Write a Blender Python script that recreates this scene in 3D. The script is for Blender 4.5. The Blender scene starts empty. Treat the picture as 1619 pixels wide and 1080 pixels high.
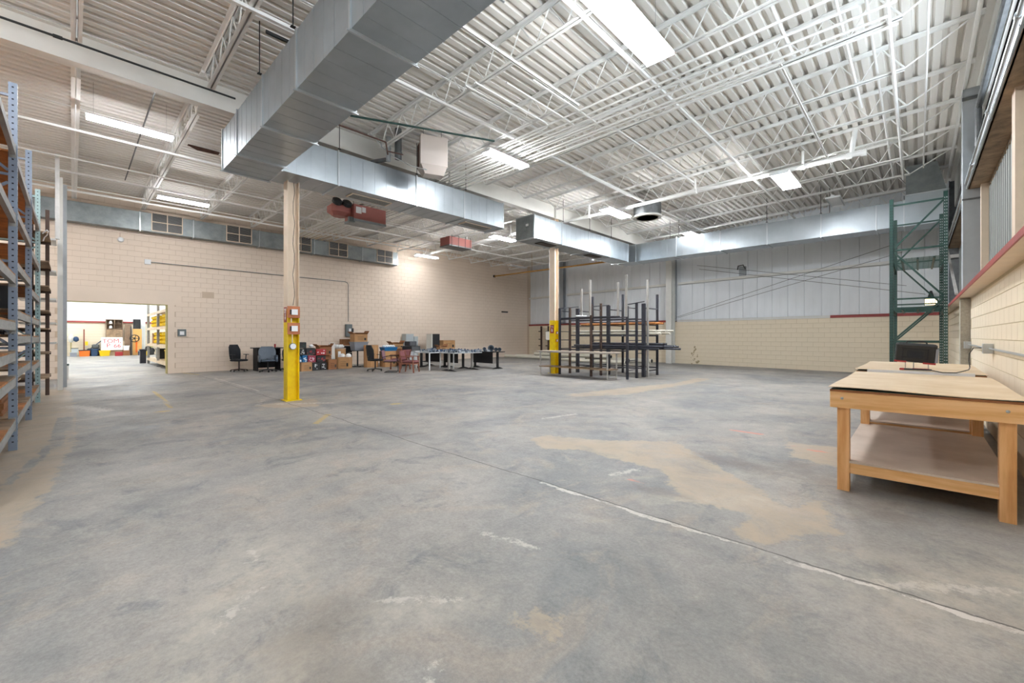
import bpy, math, random
from mathutils import Matrix, Vector
random.seed(7)
SC = bpy.context.scene
COL = SC.collection
R = math.radians
# ---------------------------------------------------------------- camera
cam_d = bpy.data.cameras.new('camera')
cam = bpy.data.objects.new('camera', cam_d)
COL.objects.link(cam)
cam.location = (0, 0, 1.45)
cam.rotation_euler = (R(90), 0, R(43.84))
cam_d.sensor_width = 36
cam_d.lens = 36 * 668 / 1619
cam_d.shift_y = -8.5 / 1619
cam_d.clip_start = 0.05
cam_d.clip_end = 300
SC.camera = cam
# ---------------------------------------------------------------- world and exposure
SC.view_settings.view_transform = 'Standard'
SC.view_settings.look = 'None'
SC.view_settings.gamma = 1
SC.view_settings.use_curve_mapping = False
SC.view_settings.exposure = 1.70
W = bpy.data.worlds.new('sky')
SC.world = W
W.use_nodes = True
wb = W.node_tree.nodes['Background']
wb.inputs[0].default_value = (0.88, 0.94, 1.0, 1)
wb.inputs[1].default_value = 3.4
SC.cycles.use_denoising = True
SC.cycles.max_bounces = 6
SC.cycles.diffuse_bounces = 4
SC.cycles.glossy_bounces = 3
SC.cycles.transmission_bounces = 4
SC.cycles.transparent_max_bounces = 6
SC.cycles.sample_clamp_indirect = 6.0
SC.cycles.sample_clamp_direct = 0.0
SC.cycles.caustics_reflective = False
SC.cycles.caustics_refractive = False
LAMP = 50.0        # emission of every fluorescent tube in the hall


# ---------------------------------------------------------------- materials
def lin(h):
    h = h.lstrip('#')
    c = [int(h[i:i + 2], 16) / 255 for i in (0, 2, 4)]
    return tuple(x / 12.92 if x <= .04045 else ((x + .055) / 1.055) ** 2.4 for x in c) + (1,)


def mat(name, col, rough=.6, metal=0, var=.0, scale=4, col2=None, bump=0, bscale=40, stretch=None, emit=0, detail=4):
    m = bpy.data.materials.new(name)
    m.use_nodes = True
    nt = m.node_tree
    b = nt.nodes['Principled BSDF']
    c = lin(col) if isinstance(col, str) else col
    b.inputs['Base Color'].default_value = c
    b.inputs['Roughness'].default_value = rough
    b.inputs['Metallic'].default_value = metal
    if var or col2:
        tc = nt.nodes.new('ShaderNodeTexCoord')
        mp = nt.nodes.new('ShaderNodeMapping')
        if stretch:
            mp.inputs['Scale'].default_value = stretch
        nz = nt.nodes.new('ShaderNodeTexNoise')
        nz.inputs['Scale'].default_value = scale
        nz.inputs['Detail'].default_value = detail
        nz.inputs['Roughness'].default_value = .65
        rp = nt.nodes.new('ShaderNodeValToRGB')
        c2 = lin(col2) if col2 else tuple(max(0, x * (1 - var)) for x in c[:3]) + (1,)
        rp.color_ramp.elements[0].position = .35
        rp.color_ramp.elements[1].position = .65
        rp.color_ramp.elements[0].color = c2
        rp.color_ramp.elements[1].color = c
        nt.links.new(tc.outputs['Object'], mp.inputs[0])
        nt.links.new(mp.outputs[0], nz.inputs['Vector'])
        nt.links.new(nz.outputs['Fac'], rp.inputs[0])
        nt.links.new(rp.outputs[0], b.inputs['Base Color'])
    if bump:
        tc2 = nt.nodes.new('ShaderNodeTexCoord')
        n2 = nt.nodes.new('ShaderNodeTexNoise')
        n2.inputs['Scale'].default_value = bscale
        n2.inputs['Detail'].default_value = 3
        bp = nt.nodes.new('ShaderNodeBump')
        bp.inputs['Strength'].default_value = bump
        bp.inputs['Distance'].default_value = .01
        nt.links.new(tc2.outputs['Object'], n2.inputs['Vector'])
        nt.links.new(n2.outputs['Fac'], bp.inputs['Height'])
        nt.links.new(bp.outputs[0], b.inputs['Normal'])
    if emit:
        b.inputs['Emission Color'].default_value = c
        b.inputs['Emission Strength'].default_value = emit
    return m


M = dict(
    deck=mat('painted_deck', '#f1eee8', .6, 0, .07, 1.3, stretch=(1, .15, 1)),
    joist=mat('painted_joist', '#f8f8f6', .55, 0, .05, 3),
    girder=mat('painted_girder', '#e9e7e1', .6, 0, .08, 1.2),
    blockA=mat('pinkish_beige_block', '#ecdbca', .75, 0, .07, .5, bump=.25, bscale=60),
    mortarA=mat('pinkish_beige_mortar', '#cdb8a2', .85),
    blockB=mat('yellowish_beige_block', '#ecdfc8', .75, 0, .08, .6, bump=.25, bscale=60),
    mortarB=mat('yellowish_beige_mortar', '#c9b999', .85),
    panelB=mat('grey_wall_panel', '#edf2f7', .5, 0, .10, .9, stretch=(1, 1, .3)),
    panelC=mat('dull_grey_siding', '#9fa5a3', .5, .2, .15, .9, stretch=(1, 1, .3)),
    panelF=mat('white_wall_panel', '#e6eaea', .5, 0, .04, .9),
    red=mat('red_paint', '#9c3a36', .5, 0, .2, 6),
    whitep=mat('white_paint', '#e2e2de', .5, 0, .06, 3),
    galv=mat('galvanised_sheet', '#b4bdc4', .34, .82, .16, 1.1, bump=.05, bscale=5),
    galvd=mat('dull_galvanised_sheet', '#979ea0', .5, .75, .3, 2.5),
    flange=mat('zinc_flange', '#c6ccd0', .3, .8),
    cream=mat('cream_column_paint', '#e6d3bd', .6, 0, .08, 3),
    yellow=mat('yellow_column_paint', '#f8dc00', .55, 0, .16, 5, col2='#ecc400'),
    blue=mat('blue_grey_rack_paint', '#8b99ad', .5, .1, .12, 4),
    bluelt=mat('pale_teal_rack_paint', '#9db9bb', .5, .1, .1, 4),
    beam=mat('scuffed_grey_beam_paint', '#a9abab', .6, .1, .25, 5, stretch=(.6, 3, 3)),
    hole=mat('dark_hole', '#20242a', .9),
    green=mat('dark_green_rack_paint', '#23463f', .45, .1, .15, 5),
    steel=mat('dark_rack_steel', '#3b3d47', .5, .3, .25, 6),
    rusty=mat('brown_rack_steel', '#57453d', .7, .2, .3, 6),
    bare=mat('bare_steel_tube', '#c2c0bd', .4, .4, .2, 5),
    pine=mat('varnished_pine', '#f2c690', .5, 0, .3, 3, col2='#dca668', stretch=(.5, 6, 6)),
    pinev=mat('varnished_pine_upright', '#ecbb84', .5, 0, .3, 3, col2='#d3995c', stretch=(6, 6, .5)),
    hard=mat('tan_hardboard', '#e4d1b7', .55, 0, .1, 2, col2='#d3bb99', detail=6),
    hardd=mat('dusty_brown_hardboard', '#dccdbf', .6, 0, .2, 1.5, col2='#c6b5a6', detail=6),
    ply=mat('brown_plywood_edge', '#9a6238', .7, 0, .3, 5),
    osb=mat('orange_brown_shelf_board', '#c08045', .75, 0, .25, 4, col2='#8f5a2c'),
    boardg=mat('weathered_shelf_board', '#a58a6d', .75, 0, .3, 4, col2='#75614d'),
    card=mat('cardboard', '#b98e62', .8, 0, .15, 3),
    card2=mat('dark_cardboard', '#9c6a44', .8, 0, .2, 3),
    black=mat('black_plastic', '#1f2124', .45, 0, .2, 8),
    blackm=mat('matt_black_panel', '#121216', .7),
    mesh=mat('black_fabric', '#1f2227', .85),
    vinyl=mat('slate_vinyl', '#4d5a68', .4, 0, .15, 5),
    mauve=mat('mauve_upholstery', '#8d6a73', .9, 0, .1, 20),
    maroon=mat('maroon_upholstery', '#7e4a4e', .9, 0, .1, 20),
    wood=mat('reddish_chair_wood', '#935a45', .5, 0, .2, 8),
    white=mat('white_plastic', '#eceef0', .5),
    offw=mat('off_white_plastic', '#dcdad2', .6),
    greypl=mat('grey_plastic', '#8b9099', .5, 0, .1, 5),
    greyp=mat('pale_grey_panel', '#b4bcc0', .5),
    bluep=mat('blue_plastic', '#2470a8', .35, 0, .2, 20),
    navy=mat('navy_fabric', '#27405f', .8),
    redp=mat('red_plastic', '#a52b2f', .45),
    pink=mat('pinkish_red_film', '#9a3d50', .4, 0, .2, 20),
    orange=mat('orange_plastic', '#e6701d', .45),
    yel=mat('bright_yellow_plastic', '#f0cb12', .45),
    yelb=mat('faded_yellow_rack_paint', '#b5a768', .6, 0, .15, 5),
    pvc=mat('cream_plastic_pipe', '#dcd8ca', .4, 0, .05, 2),
    salmon=mat('salmon_red_enamel', '#a4625a', .5, 0, .1, 4),
    heat=mat('cream_enamel', '#ddd2cb', .45, 0, .03, 2),
    dmetal=mat('dirty_grey_metal', '#6f7274', .5, .6, .3, 8),
    rust=mat('rusty_brown_metal', '#65493f', .8, .1, .4, 10),
    dkpipe=mat('black_iron_pipe', '#2f3030', .6, .3),
    brown=mat('brown_wood_backer', '#b8714a', .7, 0, .15, 6),
    ebox=mat('grey_electrical_enamel', '#6d7678', .5, .2),
    zinc=mat('zinc_box', '#b9bec1', .35, .7),
    glass=None,
    tan=mat('brown_weathered_wood', '#8a735d', .8, 0, .3, 5),
    plyo=mat('orange_plywood', '#e0ad66', .7, 0, .1, 4),
    cable=mat('black_cable', '#161616', .5),
    duct_in=mat('dark_grille_mesh', '#4b4441', .7, .2),
    grey_wall=mat('grey_painted_steel', '#a7adb3', .5, .1, .1, 3),
    chalk=mat('white_text_paint', '#e8e4e0', .7),
    redink=mat('red_marker_ink', '#c63a40', .7),
    inkb=mat('black_print_ink', '#2a2826', .7),
    tube=mat('fluorescent_tube', (.985, .99, 1, 1), .3, emit=LAMP),
    tubeb=mat('brighter_fluorescent_tube', (.97, .985, 1, 1), .3, emit=LAMP * 2.1),
    tubef=mat('far_room_fluorescent_tube', (.97, 1, 1, 1), .3, emit=LAMP * .8),
    tubeoff=mat('unlit_tube', '#c8ccd0', .3),
    sign=mat('lit_exit_sign_face', (1, .80, .45, 1), .5, emit=1.6),
    lampled=mat('work_lamp_glass', '#30343a', .2),
)


def glass_mat():
    m = bpy.data.materials.new('clerestory_glass')
    m.use_nodes = True
    nt = m.node_tree
    nt.nodes.remove(nt.nodes['Principled BSDF'])
    out = nt.nodes['Material Output']
    t = nt.nodes.new('ShaderNodeBsdfTransparent')
    t.inputs[0].default_value = (.92, .95, .97, 1)
    g = nt.nodes.new('ShaderNodeBsdfGlossy')
    g.inputs['Roughness'].default_value = .05
    x = nt.nodes.new('ShaderNodeMixShader')
    x.inputs[0].default_value = .06
    nt.links.new(t.outputs[0], x.inputs[1])
    nt.links.new(g.outputs[0], x.inputs[2])
    nt.links.new(x.outputs[0], out.inputs[0])
    return m


M['glass'] = glass_mat()


# ---------------------------------------------------------------- mesh helpers
def chain(o):
    v = Vector((0, 0, 0))
    while o is not None:
        v = v + o.location
        o = o.parent
    return v


class MB:
    """collects shapes; build() links them as ONE mesh object"""
    def __init__(s):
        s.v = []; s.f = []; s.m = []; s.k = 0

    def mi(s, k):
        s.k = k
        return s

    def _add(s, vs, fs):
        n = len(s.v)
        s.v += [tuple(p) for p in vs]
        s.f += [tuple(i + n for i in f) for f in fs]
        s.m += [s.k] * len(fs)
        return s

    def box(s, x0, x1, y0, y1, z0, z1, mx=None):
        vs = [(x, y, z) for x in (x0, x1) for y in (y0, y1) for z in (z0, z1)]
        if mx:
            vs = [mx @ Vector(p) for p in vs]
        return s._add(vs, [(0, 1, 3, 2), (4, 6, 7, 5), (0, 4, 5, 1), (2, 3, 7, 6), (0, 2, 6, 4), (1, 5, 7, 3)])

    def bar(s, p0, p1, w, h=None, up=(0, 0, 1)):
        """rectangular bar from p0 to p1, w sideways and h along up"""
        h = h or w
        a = Vector(p0); b = Vector(p1); d = (b - a).normalized()
        u = Vector(up)
        if abs(d.dot(u)) > .97:
            u = Vector((1, 0, 0))
        sd = d.cross(u).normalized(); u = sd.cross(d).normalized()
        vs = [c + sd * i * w / 2 + u * j * h / 2 for c in (a, b) for i in (-1, 1) for j in (-1, 1)]
        return s._add(vs, [(0, 1, 3, 2), (4, 6, 7, 5), (0, 4, 5, 1), (2, 3, 7, 6), (0, 2, 6, 4), (1, 5, 7, 3)])

    def tube(s, p0, p1, r, n=8, r1=None, cap=True):
        a = Vector(p0); b = Vector(p1); d = (b - a).normalized()
        u = Vector((0, 0, 1)) if abs(d.z) < .9 else Vector((1, 0, 0))
        sd = d.cross(u).normalized(); u = sd.cross(d)
        r1 = r if r1 is None else r1
        vs = []
        for c, rr in ((a, r), (b, r1)):
            for i in range(n):
                t = 2 * math.pi * i / n
                vs.append(c + (sd * math.cos(t) + u * math.sin(t)) * rr)
        fs = [(i, (i + 1) % n, n + (i + 1) % n, n + i) for i in range(n)]
        if cap:
            fs += [tuple(range(n))[::-1], tuple(range(n, 2 * n))]
        return s._add(vs, fs)

    def path(s, pts, r, n=6):
        """one bent tube along a list of points"""
        P = [Vector(p) for p in pts]
        vs = []; fs = []
        for k, c in enumerate(P):
            d = (P[min(k + 1, len(P) - 1)] - P[max(k - 1, 0)]).normalized()
            u = Vector((0, 0, 1)) if abs(d.z) < .9 else Vector((1, 0, 0))
            sd = d.cross(u).normalized(); u = sd.cross(d)
            for i in range(n):
                t = 2 * math.pi * i / n
                vs.append(c + (sd * math.cos(t) + u * math.sin(t)) * r)
        for k in range(len(P) - 1):
            for i in range(n):
                j = (i + 1) % n
                fs.append((k * n + i, k * n + j, (k + 1) * n + j, (k + 1) * n + i))
        fs += [tuple(range(n))[::-1], tuple(range((len(P) - 1) * n, len(P) * n))]
        return s._add(vs, fs)

    def lathe(s, prof, c=(0, 0, 0), n=16):
        vs = []; fs = []
        for r, z in prof:
            for i in range(n):
                t = 2 * math.pi * i / n
                vs.append((c[0] + r * math.cos(t), c[1] + r * math.sin(t), c[2] + z))
        for k in range(len(prof) - 1):
            for i in range(n):
                j = (i + 1) % n
                fs.append((k * n + i, k * n + j, (k + 1) * n + j, (k + 1) * n + i))
        fs += [tuple(range(n))[::-1], tuple(range((len(prof) - 1) * n, len(prof) * n))]
        return s._add(vs, fs)

    def prism(s, poly, axis, a, b):
        """polygon (2D) extruded along axis from a to b"""
        def P(p, q):
            return {'x': (q, p[0], p[1]), 'y': (p[0], q, p[1]), 'z': (p[0], p[1], q)}[axis]
        n = len(poly)
        vs = [P(p, a) for p in poly] + [P(p, b) for p in poly]
        fs = [(i, (i + 1) % n, n + (i + 1) % n, n + i) for i in range(n)]
        fs += [tuple(range(n))[::-1], tuple(range(n, 2 * n))]
        return s._add(vs, fs)

    def cushion(s, x0, x1, y0, y1, z0, z1, e=.03, mx=None):
        """box with chamfered edges"""
        vs = []
        for z, k in ((z0, e), (z0 + e, 0), (z1 - e, 0), (z1, e)):
            vs += [(x0 + k, y0 + e + k, z), (x0 + e + k, y0 + k, z), (x1 - e - k, y0 + k, z), (x1 - k, y0 + e + k, z),
                   (x1 - k, y1 - e - k, z), (x1 - e - k, y1 - k, z), (x0 + e + k, y1 - k, z), (x0 + k, y1 - e - k, z)]
        if mx:
            vs = [mx @ Vector(p) for p in vs]
        fs = [(k * 8 + i, k * 8 + (i + 1) % 8, k * 8 + 8 + (i + 1) % 8, k * 8 + 8 + i) for k in range(3) for i in range(8)]
        fs += [tuple(range(8))[::-1], tuple(range(24, 32))]
        return s._add(vs, fs)

    def mesh(s, name, mats, smooth=False):
        me = bpy.data.meshes.new(name)
        me.from_pydata(s.v, [], s.f)
        for m in (mats if isinstance(mats, (list, tuple)) else [mats]):
            me.materials.append(m)
        if any(s.m):
            me.polygons.foreach_set('material_index', s.m)
        import bmesh
        bm = bmesh.new(); bm.from_mesh(me)
        bmesh.ops.recalc_face_normals(bm, faces=bm.faces)
        bm.to_mesh(me); bm.free()
        if smooth:
            me.polygons.foreach_set('use_smooth', [True] * len(me.polygons))
            try:
                me.set_sharp_from_angle(angle=R(40))
            except Exception:
                pass
        me.update()
        return me

    def build(s, name, mats, parent=None, world=False, smooth=False, label=None, kind=None, base=None):
        off = None
        if world and parent is not None:
            off = chain(parent)
        elif base is not None:
            off = Vector(base)
        if off is not None:
            s.v = [tuple(Vector(p) - off) for p in s.v]
        me = s.mesh(name, mats, smooth)
        o = bpy.data.objects.new(name, me)
        COL.objects.link(o)
        if base is not None:
            o.location = base
        if parent is not None:
            o.parent = parent
        if label:
            o['label'] = label
        if kind:
            o['kind'] = kind
        return o


def tag(o, label, cat, group=None):
    o['label'] = label; o['category'] = cat
    if group:
        o['group'] = group
    return o


def thing(name, label, cat, loc=(0, 0, 0), rz=0, group=None):
    o = bpy.data.objects.new(name, None)
    o.empty_display_size = .1
    COL.objects.link(o)
    o.location = loc; o.rotation_euler = (0, 0, R(rz))
    return tag(o, label, cat, group)


def inst(name, me, parent, loc=(0, 0, 0), rot=(0, 0, 0), scale=None):
    o = bpy.data.objects.new(name, me)
    COL.objects.link(o)
    o.parent = parent; o.location = loc; o.rotation_euler = rot
    if scale:
        o.scale = scale
    return o


def kids(o):
    return [c for c in bpy.data.objects if c.parent == o]


def dup(root, loc, rz, label, group=None):
    r = root.copy(); COL.objects.link(r)
    r.location = loc; r.rotation_euler = (0, 0, R(rz))
    r['label'] = label
    if group:
        r['group'] = group
    for ch in kids(root):
        c = ch.copy(); COL.objects.link(c); c.parent = r
        for g in kids(ch):
            d = g.copy(); COL.objects.link(d); d.parent = c
    return r


def text(name, body, size, m, parent, loc, rot, depth=.002, sx=1):
    cu = bpy.data.curves.new(name, 'FONT')
    cu.body = body; cu.size = size; cu.extrude = depth; cu.align_x = 'CENTER'; cu.align_y = 'CENTER'
    cu.resolution_u = 3
    t = bpy.data.objects.new(name, cu)
    COL.objects.link(t)
    dg = bpy.context.evaluated_depsgraph_get()
    me = bpy.data.meshes.new_from_object(t.evaluated_get(dg))
    bpy.data.objects.remove(t)
    me.materials.clear(); me.materials.append(m)
    return inst(name, me, parent, loc, rot, (sx, 1, 1))


def struct(o):
    o['kind'] = 'structure'
    return o
# ================================================================ THE SETTING
XA, XC, YR = -20.9, 0.78, -6.5


# ---------------------------------------------------------------- floor
def floor_mat():
    m = bpy.data.materials.new('worn_concrete_floor')
    m.use_nodes = True
    nt = m.node_tree; N = nt.nodes; L = nt.links
    b = N['Principled BSDF']
    tc = N.new('ShaderNodeTexCoord')

    def noise(scale, detail=5, rough=.6, st=None, dist=0):
        n = N.new('ShaderNodeTexNoise')
        n.inputs['Scale'].default_value = scale; n.inputs['Detail'].default_value = detail
        n.inputs['Roughness'].default_value = rough; n.inputs['Distortion'].default_value = dist
        if st:
            mp = N.new('ShaderNodeMapping'); mp.inputs['Scale'].default_value = st
            L.new(tc.outputs['Object'], mp.inputs[0]); L.new(mp.outputs[0], n.inputs['Vector'])
        else:
            L.new(tc.outputs['Object'], n.inputs['Vector'])
        return n.outputs['Fac']

    def ramp(src, a, c, ca=(0, 0, 0, 1), cb=(1, 1, 1, 1)):
        r = N.new('ShaderNodeValToRGB')
        r.color_ramp.elements[0].position = a; r.color_ramp.elements[1].position = c
        r.color_ramp.elements[0].color = ca; r.color_ramp.elements[1].color = cb
        L.new(src, r.inputs[0])
        return r.outputs[0]

    def mathn(op, a, c):
        n = N.new('ShaderNodeMath'); n.operation = op
        for i, x in enumerate((a, c)):
            if isinstance(x, (int, float)):
                n.inputs[i].default_value = x
            else:
                L.new(x, n.inputs[i])
        return n.outputs[0]

    def mix(f, a, c, mode='MIX'):
        n = N.new('ShaderNodeMix'); n.data_type = 'RGBA'; n.blend_type = mode
        for i, x in ((0, f), (6, a), (7, c)):
            if isinstance(x, (int, float)):
                n.inputs[i].default_value = x
            elif isinstance(x, tuple):
                n.inputs[i].default_value = x
            else:
                L.new(x, n.inputs[i])
        return n.outputs[2]

    base = ramp(noise(.42, 5, .6, None, .8), .38, .62, lin('#868889'), lin('#aba7a1'))
    base = mix(mathn('MULTIPLY', ramp(noise(1.1, 7, .72, None, 1.0), .50, .62), .6), base, lin('#9d9a96'))
    base = mix(mathn('MULTIPLY', ramp(noise(.8, 6, .7, (1.3, .8, 1), 1.8), .53, .64), .5), base, lin('#b3a79a'))
    base = mix(mathn('MULTIPLY', ramp(noise(2.0, 8, .75, None, .6), .54, .66), .6), base, lin('#6f767b'))
    base = mix(1.0, base, ramp(noise(5.5, 10, .8, None, .4), .32, .68, (.80, .80, .81, 1), (1.13, 1.12, 1.11, 1)), 'MULTIPLY')
    base = mix(1.0, base, ramp(noise(38, 6, .85), .30, .72, (.74, .74, .74, 1), (1.2, 1.2, 1.2, 1)), 'MULTIPLY')
    base = mix(mathn('MULTIPLY', ramp(noise(9, 9, .85, (1, 1.6, 1), 2.5), .66, .70), .55), base, lin('#d2cec7'))
    base = mix(mathn('MULTIPLY', ramp(noise(7, 9, .85, None, 2.0), .66, .72), .5), base, lin('#5d5f60'))
    at = N.new('ShaderNodeAttribute'); at.attribute_name = 'stain'
    at2 = N.new('ShaderNodeAttribute'); at2.attribute_name = 'paint'
    sp = N.new('ShaderNodeSeparateColor'); L.new(at.outputs['Color'], sp.inputs[0])
    sp2 = N.new('ShaderNodeSeparateColor'); L.new(at2.outputs['Color'], sp2.inputs[0])
    edge = noise(5, 8, .75)
    edge2 = noise(16, 8, .8)

    def mask(ch, e, amt, a=.46, c=.58, k=1.0):
        v = mathn('ADD', ch, mathn('MULTIPLY', mathn('SUBTRACT', e, .5), amt))
        return mathn('MULTIPLY', ramp(v, a, c), k)
    base = mix(mathn('MULTIPLY', mask(sp.outputs[0], edge, 1.1, .46, .56, .85), ramp(noise(1.9, 7, .75, None, .8), .30, .55, (.35, .35, .35, 1))), base, lin('#b5a590'))
    base = mix(mask(sp.outputs[2], edge, 1.3, .50, .95, .5), base, lin('#6e655f'))
    base = mix(mask(sp.outputs[1], edge2, 2.6, .62, .86, .7), base, lin('#cfcbc4'))
    base = mix(mask(sp2.outputs[0], edge2, 1.3, .5, .62, .7), base, lin('#c3a961'))
    base = mix(mask(sp2.outputs[1], edge2, 1.0, .42, .6, .8), base, lin('#d88a78'))
    base = mix(mathn('MULTIPLY', mathn('MULTIPLY', sp2.outputs[2], ramp(edge, .38, .62)), .6), base, lin('#c9c2b4'))
    # joints of the slab and cracks: thin lines a x + b y = c, between two limits
    sx = N.new('ShaderNodeSeparateXYZ'); L.new(tc.outputs['Object'], sx.inputs[0])
    wob = mathn('ADD', mathn('MULTIPLY', mathn('SUBTRACT', noise(1.3, 4), .5), .12), mathn('MULTIPLY', mathn('SUBTRACT', noise(9, 5), .5), .03))
    wmod = ramp(noise(2.6, 6, .8), .36, .62)

    def line(axis, c, w, lo, hi, col, k, noisy=0):
        p = sx.outputs[axis]; q = sx.outputs[1 - axis]
        d = mathn('ABSOLUTE', mathn('SUBTRACT', mathn('ADD', p, wob), c), 0)
        f = mathn('LESS_THAN', d, mathn('MULTIPLY', wmod, w) if noisy else w)
        f = mathn('MULTIPLY', f, mathn('MULTIPLY', mathn('GREATER_THAN', q, lo), mathn('LESS_THAN', q, hi)))
        if noisy:
            f = mathn('MULTIPLY', f, ramp(noise(2.2 * noisy, 6, .8), .40, .52))
        return mix(mathn('MULTIPLY', f, k), base, lin(col))
    base = line(1, 3.21, .040, -2.7, 3, '#dcd8d2', .8, 1)
    base = line(1, 3.24, .008, -30, 3, '#4c4a48', .8)
    base = line(0, -10.3, .010, -7, 24, '#56534f', .7)
    base = line(1, 3.42, .05, -17.5, -12.5, '#cfcbc4', .7, 2)
    base = line(1, 12.9, .010, -30, 3, '#5c5955', .5)
    L.new(base, b.inputs['Base Color'])
    rr = ramp(noise(1.1, 5, .6), .3, .7, (.42, .42, .42, 1), (.72, .72, .72, 1))
    L.new(rr, b.inputs['Roughness'])
    b.inputs['Specular IOR Level'].default_value = .35
    bp = N.new('ShaderNodeBump'); bp.inputs['Strength'].default_value = .25; bp.inputs['Distance'].default_value = .01
    L.new(noise(22, 6, .7), bp.inputs['Height']); L.new(bp.outputs[0], b.inputs['Normal'])
    return m


def seg(px, py, ax, ay, bx, by):
    dx, dy = bx - ax, by - ay
    t = max(0, min(1, ((px - ax) * dx + (py - ay) * dy) / (dx * dx + dy * dy + 1e-9)))
    return math.hypot(px - ax - t * dx, py - ay - t * dy)


def inpoly(x, y, P):
    c = False
    for i in range(len(P)):
        x0, y0 = P[i]; x1, y1 = P[i - 1]
        if (y0 > y) != (y1 > y) and x < (x1 - x0) * (y - y0) / (y1 - y0) + x0:
            c = not c
    return c


TAN = [[(-17, -1.7), (-17, -.15), (-15.9, -.02), (-10.8, .05), (-8.3, .03), (-6.2, -.11), (-4.5, -.34), (-3.5, -.8), (-3.5, -1.7)],
       [(-3.95, 4.5), (-3.9, 4.85), (-3.2, 5.1), (-2.4, 5.75), (-1.56, 4.95), (-1.1, 4.5), (-.8, 4.2), (-.6, 4.6), (-.42, 3.9), (-.62, 3.6),
        (-.74, 3.3), (-.99, 3.3), (-.95, 3.85), (-1.5, 3.7), (-2.0, 4.4), (-3.1, 4.5), (-3.5, 4.2)],
       [(-5.5, 15), (-5.4, 12.9), (-5.9, 10.9), (-6.3, 8.4), (-5.9, 8.3), (-5.2, 9.6), (-5.0, 13), (-5.0, 15)],
       [(-1.5, 1.55), (-1.5, 1.7), (-1.35, 1.75), (-1.25, 1.6)],
       [(-.6, 5.8), (-.7, 6.9), (-1.3, 6.8), (-1.1, 6.0)], [(-10, 2.6), (-10.1, 4), (-8.9, 3.5), (-9.4, 2.8)],
       ]
CHALK = [(-12.6, .0, -11.4, .45, .22), (-4.75, 5.75, -4.6, 6.5, .07), (-1.9, 2.2, -2.3, 2.1, .05), (-9.9, 3.0, -9.2, 3.9, .12), (-2.75, .72, -2.5, .5, .06), (-3.25, .86, -3.1, .8, .05),
         (-10.7, 3.0, -10.0, 2.7, .06), (-2.3, 3.9, -2.2, 4.3, .06), (-1.55, 1.15, -1.45, 1.0, .04), (-.2, 3.25, .4, 3.7, .06), (-2.1, 1.2, -1.8, 1.5, .04)]
HAZE = [(-3.3, .9, -2.2, .25, .16), (-2.95, 1.0, -2.5, .9, .16), (-2.0, 1.15, -1.75, 1.5, .12), (-2.2, .4, -1.9, .6, .2), (-.1, 3.3, .5, 3.9, .3), (-1.6, 3.6, -1.0, 4.2, .15)]
YEL = [(-14.6, 1.5, -10.9, 1.4, .05), (-10.5, 1.3, -10.3, .6, .05), (-7.2, 2.8, -7.9, 3.3, .06), (-7.9, 3.3, -8.0, 3.9, .06), (-8.03, 4.7, -8.2, 5.2, .06), (-21.5, 2.9, -19.5, 3.3, .06)]
RED = [(-2.12, 3.92, -1.76, 3.95, .03), (-2.08, 7.04, -1.65, 7.05, .03), (-1.2, 6.58, -.76, 6.47, .03)]
DARK = [(-5.4, 3.3, -5.35, 3.6, .10), (-4.8, 4.1, -4.7, 4.4, .07), (-1.9, 3.75, -1.5, 3.8, .14), (-1.8, 5.3, -1.2, 5.2, .3), (-2.2, .9, -1.7, .6, .3), (-1.0, 5.6, -.2, 4.6, .35)]
GAP = [(-10.9, -.12, -8.5, -.17, .07), (-8.5, -.17, -7.2, -.32, .06), (-7.2, -.32, -6.2, -.5, .06)]


def make_floor():
    xs = []; x = -46.0
    while x < 1.2:
        xs.append(x); x += .9 if x < -22 else (.22 if x < -8 else .07)
    xs.append(1.2)
    ys = []; y = -9.0
    while y < 24.2:
        ys.append(y); y += .5 if (y < -1.8 or y > 16) else (.09 if y < 7.4 else .2)
    ys.append(24.2)
    nx, ny = len(xs), len(ys)
    vs = [(x, y, 0) for x in xs for y in ys]
    fs = [(i * ny + j, (i + 1) * ny + j, (i + 1) * ny + j + 1, i * ny + j + 1) for i in range(nx - 1) for j in range(ny - 1)]
    me = bpy.data.meshes.new('floor'); me.from_pydata(vs, [], fs)
    a = me.color_attributes.new('stain', 'FLOAT_COLOR', 'POINT')
    p = me.color_attributes.new('paint', 'FLOAT_COLOR', 'POINT')
    bb = [(min(q[0] for q in P), max(q[0] for q in P), min(q[1] for q in P), max(q[1] for q in P)) for P in TAN]
    A = []; B = []

    def lines(LS, x, y):
        v = 0
        for (ax, ay, bx, by, w) in LS:
            if min(ax, bx) - .5 < x < max(ax, bx) + .5 and min(ay, by) - .5 < y < max(ay, by) + .5:
                v = max(v, 1 - seg(x, y, ax, ay, bx, by) / (2.0 * w))
        return max(0, v)
    for x, y, z in vs:
        t = 0
        for P, q in zip(TAN, bb):
            if q[0] - .4 <= x <= q[1] + .4 and q[2] - .4 <= y <= q[3] + .4:
                d = min(seg(x, y, *P[i - 1], *P[i]) for i in range(len(P)))
                t = max(t, min(1, max(0, .5 + (d if inpoly(x, y, P) else -d) / .45)))
        t = max(0, t - .8 * lines(GAP, x, y))
        A += [t, lines(CHALK, x, y), lines(DARK, x, y), 1]
        B += [lines(YEL, x, y), lines(RED, x, y), lines(HAZE, x, y), 1]
    a.data.foreach_set('color', A); p.data.foreach_set('color', B)
    me.materials.append(floor_mat())
    o = bpy.data.objects.new('floor', me); COL.objects.link(o)
    return struct(o)


floor = make_floor()


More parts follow.
